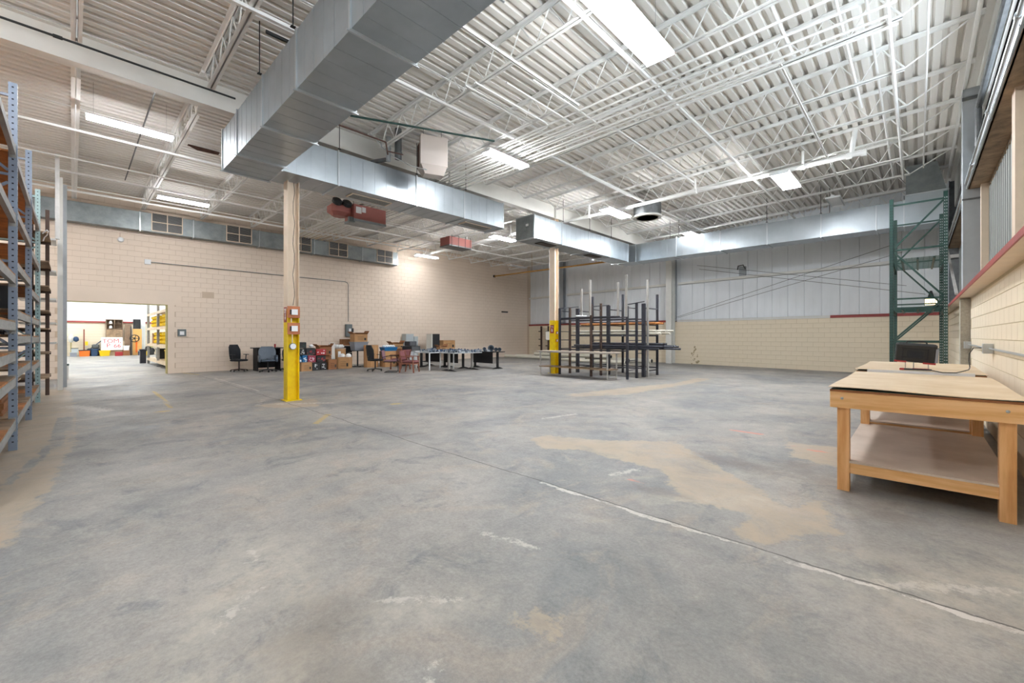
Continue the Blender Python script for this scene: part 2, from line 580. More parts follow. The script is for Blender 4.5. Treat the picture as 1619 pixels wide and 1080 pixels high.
# ---------------------------------------------------------------- block walls
def block_wall(root, u0, u1, z0, z1, place, skip, m, cam_u):
    """place(u, z) -> (location, rotation) of a block in the frame of root; blocks nearest cam_u are parts, the others one joined part"""
    bw, bh, g = .4, .2, .006
    k = MB()
    x, z, e = bw / 2 - .0008, bh / 2 - .0034, .003
    # front face at y=0, sides going back to y=.03
    k._add([(-x, .012, -z), (x, .012, -z), (x, .012, z), (-x, .012, z), (-x + e, 0, -z + e), (x - e, 0, -z + e), (x - e, 0, z - e), (-x + e, 0, z - e)],
           [(4, 5, 6, 7), (0, 1, 5, 4), (1, 2, 6, 5), (2, 3, 7, 6), (3, 0, 4, 7)])
    me = k.mesh('concrete_block', m)
    me_half = MB()._add([(p[0] * .48, p[1], p[2]) for p in k.v], k.f).mesh('concrete_block', m)
    spots = []
    row = 0
    zz = z0 + bh / 2
    while zz + bh / 2 <= z1 + .01:
        u = u0 + (bw / 2 if row % 2 else 0)
        if row % 2:
            spots.append((u0 + bw / 4, zz, 1))
        while u + bw <= u1 + .01:
            spots.append((u + bw / 2, zz, 0)); u += bw
        if u + bw / 2 <= u1 + .01:
            spots.append((u + bw / 4, zz, 1))
        zz += bh; row += 1
    spots = [s for s in spots if not skip(s[0], s[1])]
    spots.sort(key=lambda s: (s[0] - cam_u) ** 2 + .0 * s[1])
    for s in spots[:300]:
        loc, rot = place(s[0], s[1])
        loc = (loc[0] , loc[1], loc[2])
        o = inst('concrete_block', me_half if s[2] else me, root, loc, rot)
    V = []; F = []
    for s in spots[300:]:
        loc, rot = place(s[0], s[1])
        c, sn = math.cos(rot[2]), math.sin(rot[2]); n = len(V); q = .48 if s[2] else 1
        V += [(loc[0] + c * p[0] * q - sn * p[1], loc[1] + sn * p[0] * q + c * p[1], loc[2] + p[2]) for p in k.v]
        F += [tuple(i + n for i in f) for f in k.f]
    if V:
        me2 = bpy.data.meshes.new('concrete_blocks'); me2.from_pydata(V, [], F); me2.materials.append(m)
        o = inst('concrete_blocks', me2, root)
        o['kind'] = 'stuff'


# wall on the left of the hall, with the doorway to the next hall
wl = MB()
DY0, DY1, DZ = -.14, 2.56, 2.66
wl.box(XA - .3, XA - .006, YR, DY0, 0, 6.72).box(XA - .3, XA - .006, DY1, 23.9, 0, 6.72).box(XA - .3, XA - .006, DY0, DY1, DZ, 6.72)
wall_left = struct(wl.build('wall_left', M['mortarA']))
block_wall(wall_left, -3.4, 23.5, 0, 6.61, lambda u, z: ((XA, u, z), (0, 0, R(90))),
           lambda u, z: DY0 - .2 < u < DY1 + .2 and z < 3.1, M['blockA'], 3.0)
# smooth rendered band around the opening
MB().box(XA - .006, XA + .004, DY0 - .35, DY1 + .42, DZ, 3.2).box(XA - .006, XA + .003, DY1, DY1 + .21, 0, DZ).box(XA - .006, XA + .003, DY0 - .2, DY0, 0, DZ).build('render_band', M['blockA'], wall_left)
fr = MB()
fr.box(XA - .31, XA + .006, DY1 - .035, DY1, 0, DZ).box(XA - .31, XA + .006, DY0, DY0 + .02, 0, DZ).box(XA - .31, XA + .006, DY0, DY1, DZ - .02, DZ)
door_1 = struct(fr.build('door_1', M['yelb']))
MB().box(XA - .32, XA + .02, DY0 - .05, DY0 + .06, .0, .45).build('door_guard', M['whitep'], door_1)
MB().box(XA - .33, XA + .03, DY0 - .06, DY0 + .07, .45, .50).build('guard_cap', M['green'], door_1)

# right wall: blocks below, red ledge, siding, clerestory and white fascia above
wr = MB()
wr.box(XC + .006, XC + .25, YR, 12.78, 0, 2.24).box(XC + .1, XC + .25, 12.78, 13.12, 0, 2.24).box(XC + .006, XC + .25, 13.12, 21.6, 0, 2.24)
wall_right = struct(wr.build('wall_right', M['mortarB']))
block_wall(wall_right, -1.9, 21.3, 0, 2.24, lambda u, z: ((XC, u, z), (0, 0, R(-90))), lambda u, z: 12.6 < u < 13.3, M['blockB'], 4.0)
MB().box(.60, 1.08, YR, 21.3, 2.24, 2.262).build('ledge_plate', M['cream'], wall_right)
MB().box(.585, .60, YR, 21.3, 2.235, 2.295).build('ledge_edge', M['red'], wall_right)
pn = MB()
poly = [(0, 0), (.02, 0), (.03, .03), (.10, .03), (.11, 0), (.27, 0), (.28, .03), (.35, .03), (.36, 0), (.47, 0), (.47, -.02), (0, -.02)]
pn._add([(-b, a, z) for z in (0, 2.24) for a, b in poly], [(i, (i + 1) % 12, 12 + (i + 1) % 12, 12 + i) for i in range(12)])
pme = pn.mesh('siding_panel', M['panelC'])
for i in range(54):
    y = -4.0 + i * .475
    if y < 21.0:
        inst('siding_panel', pme, wall_right, (1.05, y, 2.262))
MB().box(1.08, 1.2, YR, 21.4, 2.262, 4.5).build('siding_backing', M['dmetal'], wall_right)
# beige horizontal girt whose underside shows
g = MB()
g.box(.76, 1.1, YR, 21.2, 4.50, 4.515).box(.76, .775, YR, 21.2, 4.50, 4.60).box(1.02, 1.04, YR, 21.2, 4.42, 4.50)
g.build('wall_girt', M['boardg'], wall_right)
# clerestory opening z 4.6..5.85 for y up to 11.6; panel beyond
MB().box(1.05, 1.2, 11.7, 21.4, 4.515, 5.95).build('fascia_lower', M['panelC'], wall_right)
fs = MB()
for a, b in ((-6.5, -3.4), (-3.38, -.4), (-.38, 2.6), (2.62, 5.6), (5.62, 8.6), (8.62, 11.6), (11.62, 14.6), (14.62, 17.6), (17.62, 21.2)):
    MB().box(.92, .96, a, b, 5.93, 6.95).build('fascia_panel', M['whitep'], wall_right)
MB().box(1.0, 1.2, YR, 21.4, 5.95, 7.0).build('fascia_backing', M['grey_wall'], wall_right)
window_1 = MB().box(.98, 1.12, YR, 11.7, 5.84, 5.92).box(.98, 1.12, 11.6, 11.7, 4.515, 5.84).build('window_1', M['dmetal'])
struct(window_1)
for i in range(10):
    y0 = -6.4 + i * 1.8
    MB().box(1.045, 1.055, y0 + .03, y0 + 1.77, 4.52, 5.84).build('window_pane', M['glass'], window_1)
    MB().box(1.02, 1.08, y0 - .03, y0 + .03, 4.515, 5.84).build('mullion', M['dmetal'], window_1)

# back wall in its own frame: local x along the wall, local y outwards
bx, by = -20.9, 23.6
BL = math.hypot(21.75, 2.3) + .3
BANG = math.atan2(-2.3, 21.75)
wall_back = MB().box(0, BL, .006, .25, 0, 2.2).build('wall_back', M['mortarB'])
struct(wall_back)
wall_back.location = (bx, by, 0); wall_back.rotation_euler = (0, 0, BANG)


def BU(X):
    """distance along the back wall of the point with that world x"""
    return (X - bx) / math.cos(BANG)


block_wall(wall_back, 0, BL, 0, 2.2, lambda u, z: ((u, 0, z), (0, 0, 0)), lambda u, z: False, M['blockB'], 17)
ppb = MB()
poly = [(0, 0), (.012, .018), (.024, 0), (.31, 0), (.318, .004), (.326, 0), (.62, 0), (.62, .03), (0, .03)]
ppb._add([(a, b, z) for z in (0, 4.75) for a, b in poly], [(i, (i + 1) % 9, 9 + (i + 1) % 9, 9 + i) for i in range(9)])
pbm = ppb.mesh('wall_panel', M['panelB'])
for i in range(35):
    inst('wall_panel', pbm, wall_back, (i * .622 + .03, .12, 2.28))
MB().box(0, BL, .16, .3, 2.2, 7.0).build('panel_backing', M['dmetal'], wall_back)
MB().box(0, BL, -.02, .14, 2.2, 2.225).build('sill_plate', M['cream'], wall_back)
for a, b, mm in ((0, BU(-9.7), 'red'), (BU(-9.25), BU(-2.6), 'whitep'), (BU(-2.6), BL, 'red')):
    MB().box(a, b, -.03, 0, 2.2, 2.31).box(a, b, -.03, .12, 2.28, 2.31).build('sill_rail', M[mm], wall_back,
        label='white sill rail' if mm == 'whitep' else 'red sill rail')
for a, b in ((0, BU(-17.7)), (BU(-17.15), BU(-9.75)), (BU(-9.2), BL)):
    MB().box(a, b, -.02, .12, 4.18, 4.20).box(a, b, -.02, 0, 4.18, 4.30).build('wall_girt', M['whitep'], wall_back)
for X in (-17.45,):
    u = BU(X)
    MB().box(u - .14, u + .14, -.20, -.18, 2.3, 6.5).box(u - .14, u + .14, .06, .08, 2.3, 6.5).box(u - .01, u + .01, -.18, .06, 2.3, 6.5).build('wall_column', M['grey_wall'], wall_back)
u = BU(-9.45)
MB().box(u - .24, u + .08, -.40, -.38, 0, 6.5).box(u - .24, u + .08, -.03, -.01, 0, 6.5).box(u - .09, u - .07, -.38, -.03, 0, 6.5).build('wall_column', M['whitep'], wall_back)
MB().box(u + .02, u + .12, .0, .10, 2.32, 6.5).build('shaded_column_side', M['grey_wall'], wall_back)  # grey strip colours in the shade on the white column's right side
# window-like lighter patch, bracket plate
u = BU(-6.15)
MB().box(u - .02, u + .36, .06, .10, 4.3, 6.3).build('patch_panel', M['panelB'], wall_back)
MB().box(u, u + .3, .0, .10, 4.32, 4.75).build('grey_hood', M['grey_wall'], wall_back)
MB().path([(u - .05, -.04, 4.62), (u, -.1, 4.78), (u + .22, -.1, 4.8), (u + .3, -.04, 4.6)], .03).build('hood_pipe', M['dmetal'], wall_back)

# wall behind the camera
wall_front = struct(MB().box(XA - .3, 1.2, YR - .2, YR, 0, 7).build('wall_front', M['blockA']))

# ---------------------------------------------------------------- ceiling deck (slopes up towards the right wall)
ZG, ZR = 6.62, 6.90


def deck_z(x):
    return ZG if x < -10.15 else ZG + (x + 10.15) * (ZR - ZG) / 10.9


ceiling = struct(MB().box(XA - .3, -10.15, YR, 24.2, ZG + .09, ZG + .12).build('ceiling', M['deck']))
MB()._add([(-10.15, y, ZG + .09) for y in (YR, 24.2)] + [(1.1, y, deck_z(1.1) + .09) for y in (YR, 24.2)] +
          [(-10.15, y, ZG + .12) for y in (YR, 24.2)] + [(1.1, y, deck_z(1.1) + .12) for y in (YR, 24.2)],
          [(0, 1, 3, 2), (4, 6, 7, 5), (0, 4, 5, 1), (2, 3, 7, 6), (0, 2, 6, 4), (1, 5, 7, 3)]).build('roof_slope', M['deck'], ceiling)
# one corrugated sheet: four ribs, 0.2 m apart, running along the hall
prof = []
for k in range(3):
    o_ = k * .203
    prof += [(o_, 0), (o_ + .105, 0), (o_ + .128, .075), (o_ + .180, .075)]
prof += [(.609, 0)]
dm = MB()
n = len(prof)
dm._add([(a, y, b) for y in (YR, 24.1) for a, b in prof], [(i, i + 1, n + i + 1, n + i) for i in range(n - 1)])
dme = dm.mesh('deck_sheet', M['deck'])
i = 0
x = XA
while x < 1.0:
    o = inst('deck_sheet', dme, ceiling, (x, 0, deck_z(x) + .004))
    if x >= -10.15:
        o.rotation_euler = (0, -math.atan((ZR - ZG) / 10.9), 0)
    x += .609

# ---------------------------------------------------------------- open web joists, parts of the ceiling


def joist_meshes(L, slope, ext0, ext1):
    """L along +x, top chord at z=0; bottom chord from ext0 to L-ext1 at -.52"""
    D = -.50
    t = MB()
    for s in (-1, 1):
        t.box(0, L, s * .008, s * .070, -.008, 0).box(0, L, s * .008, s * .016, -.065, -.008)
    b = MB()
    for s in (-1, 1):
        b.box(ext0, L - ext1, s * .008, s * .062, D - .045, D - .035).box(ext0, L - ext1, s * .008, s * .013, D - .045, D)
    w = MB()
    n = int(round((L - ext0 - ext1) / .62)); st = (L - ext0 - ext1) / n
    pts = [(0.12, 0, -.04)]
    for i in range(n + 1):
        pts.append((ext0 + i * st, 0, D - .02))
        if i < n:
            pts.append((ext0 + (i + .5) * st, 0, -.03))
    pts.append((L - .12, 0, -.04))
    for a_, b_ in zip(pts[:-1], pts[1:]):
        w.tube(a_, b_, .011 if a_[0] > ext0 and b_[0] < L - ext1 else .016, 5, cap=False)
    return t.mesh('top_chord', M['joist']), b.mesh('bottom_chord', M['joist']), w.mesh('web_rod', M['joist'])


JR = joist_meshes(10.95, 0, .55, 1.0)
JL = joist_meshes(10.5, 0, .35, .55)
for k in range(-4, 14):
    y = .05 + 1.75 * k
    if y > 21.2 and k > 12:
        continue
    for mm, x0, rot, z in ((JR, -10.13, -math.atan((ZR - ZG) / 10.9), ZG), (JL, -20.82, 0, ZG)):
        j = bpy.data.objects.new('roof_joist', mm[0]); COL.objects.link(j); j.parent = ceiling
        j.location = (x0, y, z); j.rotation_euler = (0, rot, 0)
        inst('bottom_chord', mm[1], j); inst('web_rod', mm[2], j)
    if -1.5 < y < 21:
        # seat plates at the girder
        MB().box(-10.4, -10.0, y - .07, y + .07, ZG - .06, ZG - .01).build('joist_seat', M['joist'], ceiling)
for X in (-3.6, -6.9, -13.6, -17.2):
    zt = deck_z(X)
    MB().bar((X, -6, zt - .56), (X, 21.0, zt - .56), .055, .05).build('bridging_angle', M['joist'], ceiling)
    MB().bar((X + .05, -6, zt - .07), (X + .05, 21.0, zt - .07), .035, .02).build('bridging_angle', M['joist'], ceiling)

# girder on the column line and two beams framing into it
gd = MB()
GX = -10.25
gd.box(GX - .1, GX + .1, -6, 22.3, 6.03, 6.045).box(GX - .1, GX + .1, -6, 22.3, 6.545, 6.56).box(GX - .006, GX + .006, -6, 22.3, 6.045, 6.545)
gird = tag(gd.build('steel_girder', M['girder']), 'long white painted steel I-beam above the duct, carrying the roof joists over the columns', 'beam')
for y in (3.45, 13.05, -1.0, 7.9):
    MB().box(GX - .095, GX + .095, y - .006, y + .006, 6.046, 6.544).build('stiffener', M['girder'], gird)
# ================================================================ LAMPS
def fixture(name, label, x, y, z, L, w, ntube, lit=True, chain_h=.6, hood=True, group=None, em=None):
    t = thing(name, label, 'ceiling light', (x, y, z), 0, group)
    h = MB()
    hw = w * .5 + .004
    h.box(-hw, hw, -L / 2, L / 2, .045, .055).box(-.05, .05, -L / 2, L / 2, .055, .10)
    h.box(-w / 2, w / 2, -L / 2 - .01, -L / 2, 0, .055).box(-w / 2, w / 2, L / 2, L / 2 + .01, 0, .055)
    h.build('housing', M['white'], t)
    for i in range(ntube):
        tx = (i - (ntube - 1) / 2) * (w - .06) / max(1, ntube - 1)
        MB().tube((tx, -L / 2 + .01, .015), (tx, L / 2 - .01, .015), .0155, 8).build('lamp_tube', em or (M['tube'] if lit else M['tubeoff']), t)
    if chain_h:
        for s in (-1, 1):
            MB().tube((0, s * L * .42, .10), (0, s * L * .42, (6.29 if x < -21 else deck_z(x)) - z), .003, 5).build('hanger', M['bare'], t)
    return t


LG = 'wide'
for (x, y, L, w, n, lab) in [
    (-12.1, .88, 1.38, .26, 2, 'narrow lit fluorescent strip light left of the big duct, nearest the left rack'),
    (-2.98, 5.55, 1.95, .46, 4, 'largest and brightest lit fluorescent light at the top edge of the picture'),
    (-7.45, 7.55, 1.38, .30, 2, 'lit fluorescent strip light with white reflector beside the cream heater'),
    (-2.65, 13.75, 1.5, .44, 4, 'wide lit fluorescent light hanging under the white sprinkler main at right'),
    (-7.65, 13.2, 1.5, .40, 4, 'lit fluorescent light beside the round grey ceiling vent'),
    (-17.45, 2.55, 1.35, .26, 2, 'lit fluorescent strip light over the duct grilles near the doorway'),
    (-7.15, 18.7, 1.1, .38, 4, 'small far lit fluorescent light just above the back duct'),
    (-19.2, 13.3, 1.4, .26, 2, 'far lit fluorescent strip light close to the left wall above the desks'),
    (-13.25, 13.2, 1.4, .34, 4, 'lit fluorescent light seen between the two duct lengths'),
]:
    fixture('fluorescent_light', lab, x, y, 5.86 if abs(y - 13.5) > .8 else 5.74, L, w, n, em=M['tubeb'] if y > 13 and x > -14 else None)
fixture('fluorescent_light', 'unlit white fluorescent fixture hanging far left above the back corner', -18.2, 19.5, 5.8, 1.4, .34, 2, lit=False)
fixture('fluorescent_light', 'unlit white fluorescent fixture hanging over the back duct near the riser', -2.0, 17.8, 5.95, 1.3, .4, 2, lit=False)
for (x, y) in ((-3.0, -1.6), (-7.6, -2.6), (-12.1, -3.6), (-17.4, -3.6)):
    fixture('fluorescent_light', 'lit fluorescent light in the bay behind the camera', x, y, 5.9, 1.5, .4, 4, group='lights behind the camera')

# ================================================================ DUCTS


def duct(name, label, segs, axis, a0, a1, z0, z1, m, cross=(), seams=None, base=None):
    """rectangular duct along axis; segs = positions of joints; a0,a1 = limits on the other axis"""
    p = segs
    b = (p[0], a0, z0) if axis == 'x' else (a0, p[0], z0)
    t = thing(name, label, 'duct', b)

    def bx_(k, s0, s1, q0, q1, zz0, zz1):
        if axis == 'x':
            k.box(s0, s1, q0, q1, zz0, zz1)
        else:
            k.box(q0, q1, s0, s1, zz0, zz1)
    for i in range(len(p) - 1):
        k = MB()
        s0, s1 = min(p[i], p[i + 1]), max(p[i], p[i + 1])
        bx_(k, s0, s1, a0, a1, z0, z1)
        # standing beads pressed across the sheet
        q = s0 + .3
        while q < s1 - .15:
            bx_(k, q - .004, q + .004, a0 - .004, a1 + .004, z0 - .004, z1 + .004)
            q += .31
        k.build('duct_section', m, t, world=True)
    for q in p:
        k = MB()
        bx_(k, q - .018, q + .018, a0 - .022, a1 + .022, z0 - .022, z1 + .022)
        bx_(k, q - .012, q + .012, a0 - .05, a1 + .05, z0 - .035, z0 - .02)
        k.build('joint_flange', M['flange'], t, world=True)
    return t


d1 = duct('air_duct', 'large galvanised duct crossing overhead from the top of the picture to the column', [-10.55, -9.42, -7.86, -6.33, -4.66, -3.1, -1.5], 'x', 2.2, 3.06, 4.95, 5.78, M['galv'])
d2 = duct('air_duct', 'galvanised duct running from the big overhead duct along the yellow column line', [3.08, 4.3, 6.43, 8.08, 9.72], 'y', -10.6, -9.74, 4.97, 5.76, M['galv'])
for y0 in (4.75, 8.35):
    MB().box(-10.35, -10.0, y0, y0 + 1.1, 4.945, 4.968).build('ceiling_register', M['cream'], d2, world=True)
    k = MB()
    for i in range(8):
        k.box(-10.32 + i * .04, -10.305 + i * .04, y0 + .04, y0 + 1.06, 4.938, 4.946)
    k.build('register_louvre', M['galvd'], d2, world=True)
d3 = duct('air_duct', 'second galvanised duct length with dark closed end, over the far column', [11.3, 12.9, 14.7, 16.4, 18.0], 'y', -10.62, -9.76, 4.93, 5.75, M['galv'])
MB().box(-10.60, -9.78, 11.26, 11.285, 4.95, 5.73).build('end_cap', M['galvd'], d3, world=True)
MB().box(-10.12, -10.0, 11.25, 11.262, 5.38, 5.46).build('end_label', M['white'], d3, world=True)
for y0 in (12.0, 15.2):
    MB().box(-10.35, -10.0, y0, y0 + .9, 4.905, 4.928).build('ceiling_register', M['duct_in'], d3, world=True)
d4 = duct('air_duct', 'galvanised duct running along the back wall from the corner joint to the riser', [-10.62, -9.7, -7.75, -5.9, -4.2, -2.5, -1.0, -.32], 'x', 18.6, 19.45, 5.0, 5.82, M['galv'])
# riser with a tapered neck up to the roof
rz = thing('air_duct', 'wide galvanised duct riser behind the green rack going up to the roof', 'duct', (-.3, 18.55, 5.0))
k = MB().box(-.3, .66, 18.55, 19.5, 4.98, 5.95)
for zz in (5.3, 5.62):
    k.box(-.304, .664, 18.545, 19.504, zz, zz + .008)
k.build('duct_box', M['galv'], rz, world=True)
MB()._add([(-.28, 18.55, 5.97), (.64, 18.55, 5.97), (.64, 19.5, 5.97), (-.28, 19.5, 5.97),
           (-.26, 18.0, 6.72), (.42, 18.0, 6.72), (.42, 18.9, 6.72), (-.26, 18.9, 6.72)],
          [(0, 1, 2, 3), (4, 7, 6, 5), (0, 4, 5, 1), (1, 5, 6, 2), (2, 6, 7, 3), (3, 7, 4, 0)]).build('tapered_neck', M['galvd'], rz, world=True)
MB().box(-.33, .69, 18.52, 19.53, 5.95, 5.975).build('joint_flange', M['flange'], rz, world=True)
# duct with grilles on the left wall
DX0, DX1 = -20.86, -20.5
d5 = duct('air_duct', 'dull spangled duct with dark square grilles fixed high along the left wall', [-.9, 1.72, 3.3, 5.6, 7.9, 10.3, 12.3], 'y', DX0, DX1, 5.33, 6.0, M['galvd'])
for y0 in (2.05, 4.4, 6.85, 8.6, 11.1):
    gz0, gz1 = 5.37, 6.03
    gr = MB().box(DX1 + .004, DX1 + .012, y0, y0 + .9, gz0, gz1).build('grille', M['duct_in'], d5, world=True)
    k = MB()
    for yy in (y0, y0 + .45, y0 + .9):
        k.box(DX1 + .012, DX1 + .035, yy - .014, yy + .014, gz0, gz1)
    for zz in (gz0, (gz0 + gz1) / 2, gz1):
        k.box(DX1 + .012, DX1 + .034, y0, y0 + .9, zz - .014, zz + .014)
    k.build('grille_frame', M['cream'], gr, world=True)
    k = MB()
    for i in range(1, 16):
        k.box(DX1 + .012, DX1 + .02, y0, y0 + .9, gz0 + i * .041, gz0 + i * .041 + .008)
    k.build('louvre', M['galvd'], gr, world=True)
# hanger rods
RODS = ['thin dark hanger rod of the duct along the column line, nearest the camera', 'thin dark hanger rod of the duct along the column line, second on its right side',
        'thin dark hanger rod of the duct along the column line, farthest on its right side', 'thin dark hanger rod on the left side of the duct along the column line',
        'hanger rod at the near end of the far column duct', 'hanger rod at the middle of the far column duct', 'hanger rod at the far end of the far column duct',
        'left rod of the hanger pair of the back duct near the corner joint', 'right rod of the hanger pair of the back duct near the corner joint',
        'hanger rod in the middle of the back duct', 'left rod of the hanger pair at the right part of the back duct', 'right rod of the hanger pair at the right part of the back duct',
        'hanger rod on the left side of the big overhead duct, near its end', 'hanger rod on the left side of the big overhead duct, second from its end']
for k, (x, y, z) in enumerate([(-9.68, 4.3, 5.8), (-9.68, 6.4, 5.8), (-9.68, 8.1, 5.8), (-10.66, 5.4, 5.8), (-9.7, 12.9, 5.8), (-9.7, 14.7, 5.8), (-9.7, 16.4, 5.8),
                  (-8, 18.55, 5.85), (-7.6, 18.55, 5.85), (-4.2, 18.55, 5.85), (-2.5, 18.55, 5.85), (-2.3, 19.0, 5.85), (-7.86, 2.15, 5.8), (-6.33, 2.15, 5.8)]):
    o = MB().tube((x, y, z), (x, y, deck_z(x) - .01), .009, 5).box(x - .03, x + .03, y - .03, y + .03, z - .01, z).build('hanger_rod', M['dkpipe'], base=(x, y, z))
    tag(o, RODS[k], 'rod', 'duct hanger rods')

# ================================================================ COLUMNS


def column(y, label, near):
    X = -10.25; s = .125
    t = thing('steel_column', label, 'column', (X, y, 0))

    def ibeam(z0, z1):
        k = MB()
        k.box(X - s, X + s, y - s, y - s + .014, z0, z1).box(X - s, X + s, y + s - .014, y + s, z0, z1)
        k.box(X - .006, X + .006, y - s + .014, y + s - .014, z0, z1)
        return k
    ibeam(.015, 2.06).build('yellow_lower_shaft', M['yellow'], t, world=True, label='bright yellow painted lower shaft')
    ibeam(2.06, 4.935 if near else 4.89).build('cream_upper_shaft', M['cream'], t, world=True, label='cream painted upper shaft')
    ibeam(5.80, 6.02).build('column_head', M['cream'], t, world=True)
    MB().box(X - .17, X + .17, y - .17, y + .17, 0, .015).build('base_plate', M['yellow'], t, world=True)
    return t


c1 = column(3.45, 'nearer yellow and cream steel column with switch boxes on it', True)
c2 = column(13.05, 'farther yellow and cream steel column behind the low table', False)
XF = -10.25 + .125
# equipment on the near column
for z, lab in ((1.99, 'brown backer board with a white switch plate, upper one on the near yellow column'),
               (1.62, 'brown backer board with a white switch plate, lower one on the near yellow column')):
    t = thing('switch_board', lab, 'switch', (XF + .0, 3.45, z))
    MB().box(0, .018, -.13, .13, -.13, .13).build('backer_board', M['brown'], t)
    MB().box(.018, .05, -.055, .075, -.062, .062).build('switch_plate', M['white'], t)
    MB().box(.018, .045, -.08, -.055, -.05, .05).build('switch_side', M['inkb'], t)
t = thing('outlet_box', 'round white faced grey box at the end of the conduit on the near column', 'outlet', (XF, 3.43, 1.22))
MB().lathe([(.075, 0), (.075, .03)], n=12).build('round_box', M['ebox'], t).rotation_euler = (0, R(90), 0)
MB().lathe([(.062, .031), (.062, .046)], n=12).build('cover', M['white'], t).rotation_euler = (0, R(90), 0)
tag(MB().tube((XF + .01, 3.42, 1.30), (XF + .01, 3.42, 1.49), .011, 6).tube((XF + .01, 3.40, 1.76), (XF + .01, 3.40, 1.85), .011, 6).build('conduit', M['cream'], base=(XF, 3.42, 1.3)),
    'short cream conduit between the boxes on the near yellow column', 'conduit')
pts = [(XF + .012, 3.45 + .02 * math.sin(i * 1.9), 4.9 - i * .23) for i in range(13)]
tag(MB().path(pts, .006, 5).build('hanging_wire', M['dkpipe'], base=pts[-1]), 'thin dark wire running down the face of the near column', 'wire')
s = thing('warning_sign', 'small red sign with a white arrow on the side of the near column', 'sign', (-10.25, 3.45 - .128, 1.93))
MB().box(-.09, .09, -.004, 0, -.17, .17).build('sign_plate', M['red'], s)
MB()._add([(-.02, -.006, .03), (.02, -.006, .03), (.02, -.006, -.06), (.05, -.006, -.06), (0, -.006, -.13), (-.05, -.006, -.06), (-.02, -.006, -.06)], [tuple(range(7))]).build('arrow', M['chalk'], s)
text('lettering', 'FIRE', .08, M['chalk'], s, (0, -.006, .11), (R(90), 0, 0))
text('lettering', 'EXT.', .06, M['chalk'], s, (0, -.006, .055), (R(90), 0, 0))
s = thing('warning_sign', 'small red sign with white marks on the far yellow column', 'sign', (-10.25, 13.05 - .128, 1.72))
MB().box(-.09, .09, -.004, 0, -.16, .16).build('sign_plate', M['red'], s)
MB()._add([(-.04, -.006, .02), (.02, -.006, .02), (.02, -.006, -.05), (.05, -.006, -.05), (0, -.006, -.12), (-.05, -.006, -.05), (-.02, -.006, -.05)], [tuple(range(7))]).build('arrow', M['chalk'], s)
text('lettering', 'FIRE', .08, M['chalk'], s, (0, -.006, .09), (R(90), 0, 0))
for z, lab in ((1.58, 'small brown switch box on the far yellow column, upper one'), (1.28, 'small pale switch box on the far yellow column, lower one')):
    tag(MB().box(0, .03, -.05, .05, -.055, .055).mi(1).box(.03, .036, -.03, .03, -.035, .035).build('switch_box', [M['brown'], M['white']], base=None), lab, 'switch').location = (XF, 13.05, z)
t = thing('electrical_panel', 'pale grey electrical box with conduit left of the far yellow column', 'electrical box', (-10.62, 13.3, 1.45))
MB().box(-.2, 0, -.06, .1, -.17, .2).build('panel_box', M['ebox'], t)
MB().box(-.19, .0, -.075, -.061, -.15, .18).build('panel_cover', M['white'], t)
MB().tube((-.05, 0, .2), (-.05, 0, 5.16), .016, 6).build('conduit', M['joist'], t)

# ================================================================ PIPES UNDER THE ROOF
sp = thing('sprinkler_main', 'large white painted sprinkler main with hangers crossing below the joists', 'pipe', (-19.5, 13.45, 5.93))
MB().tube((-20.5, 13.45, 5.95), (-.92, 13.5, 5.97), .06, 12).build('main_pipe', M['joist'], sp, world=True, smooth=True)
for x in (-16, -13, -8.9, -5.0, -2.2):
    MB().tube((x, 13.45, 6.0), (x, 13.45, 6.36), .035, 8).tube((x - .04, 13.45, 5.95), (x + .04, 13.45, 5.95), .075, 10).build('riser', M['joist'], sp, world=True)
MB().tube((-1.2, 13.5, 5.97), (-1.12, 13.5, 6.6), .055, 10).tube((-1.3, 13.5, 5.97), (-1.18, 13.5, 5.97), .085, 10).tube((-1.02, 13.5, 5.97), (-.9, 13.5, 5.97), .085, 10).build('coupling', M['joist'], sp, world=True)

# bundle of conduits across the hall at y 7..8.4
for i, (y, x0, x1) in enumerate([(7.12, -20.6, -.4), (7.22, -20.6, -6.0), (7.36, -20.6, -2.5), (7.52, -20.6, -.6), (7.62, -20.6, -5.6), (7.78, -20.6, -.2), (7.88, -19.5, -5.2), (8.06, -20.6, -.3), (8.18, -18.5, -1.6), (8.36, -20.6, -.2)]):
    k = MB().tube((x0, y, 6.015), (x1, y, 6.015), .021, 6)
    if x1 < -5:
        k.path([(x1, y, 6.015), (x1 + .15, y - .02, 6.015), (x1 + .24, y - .1, 6.015), (x1 + .26, y - .25, 6.015), (x1 + .26, y - 2.2, 6.015)], .017, 6)
    o = k.build('ceiling_conduit', M['joist'], base=(x0, y, 6.015))
    ords = ['nearest', 'second', 'third', 'fourth', 'fifth', 'sixth', 'seventh', 'eighth', 'ninth', 'farthest']
    tag(o, ords[i] + ' from the camera of the ten white conduits crossing the hall', 'conduit', 'bundle of white conduits across the roof')
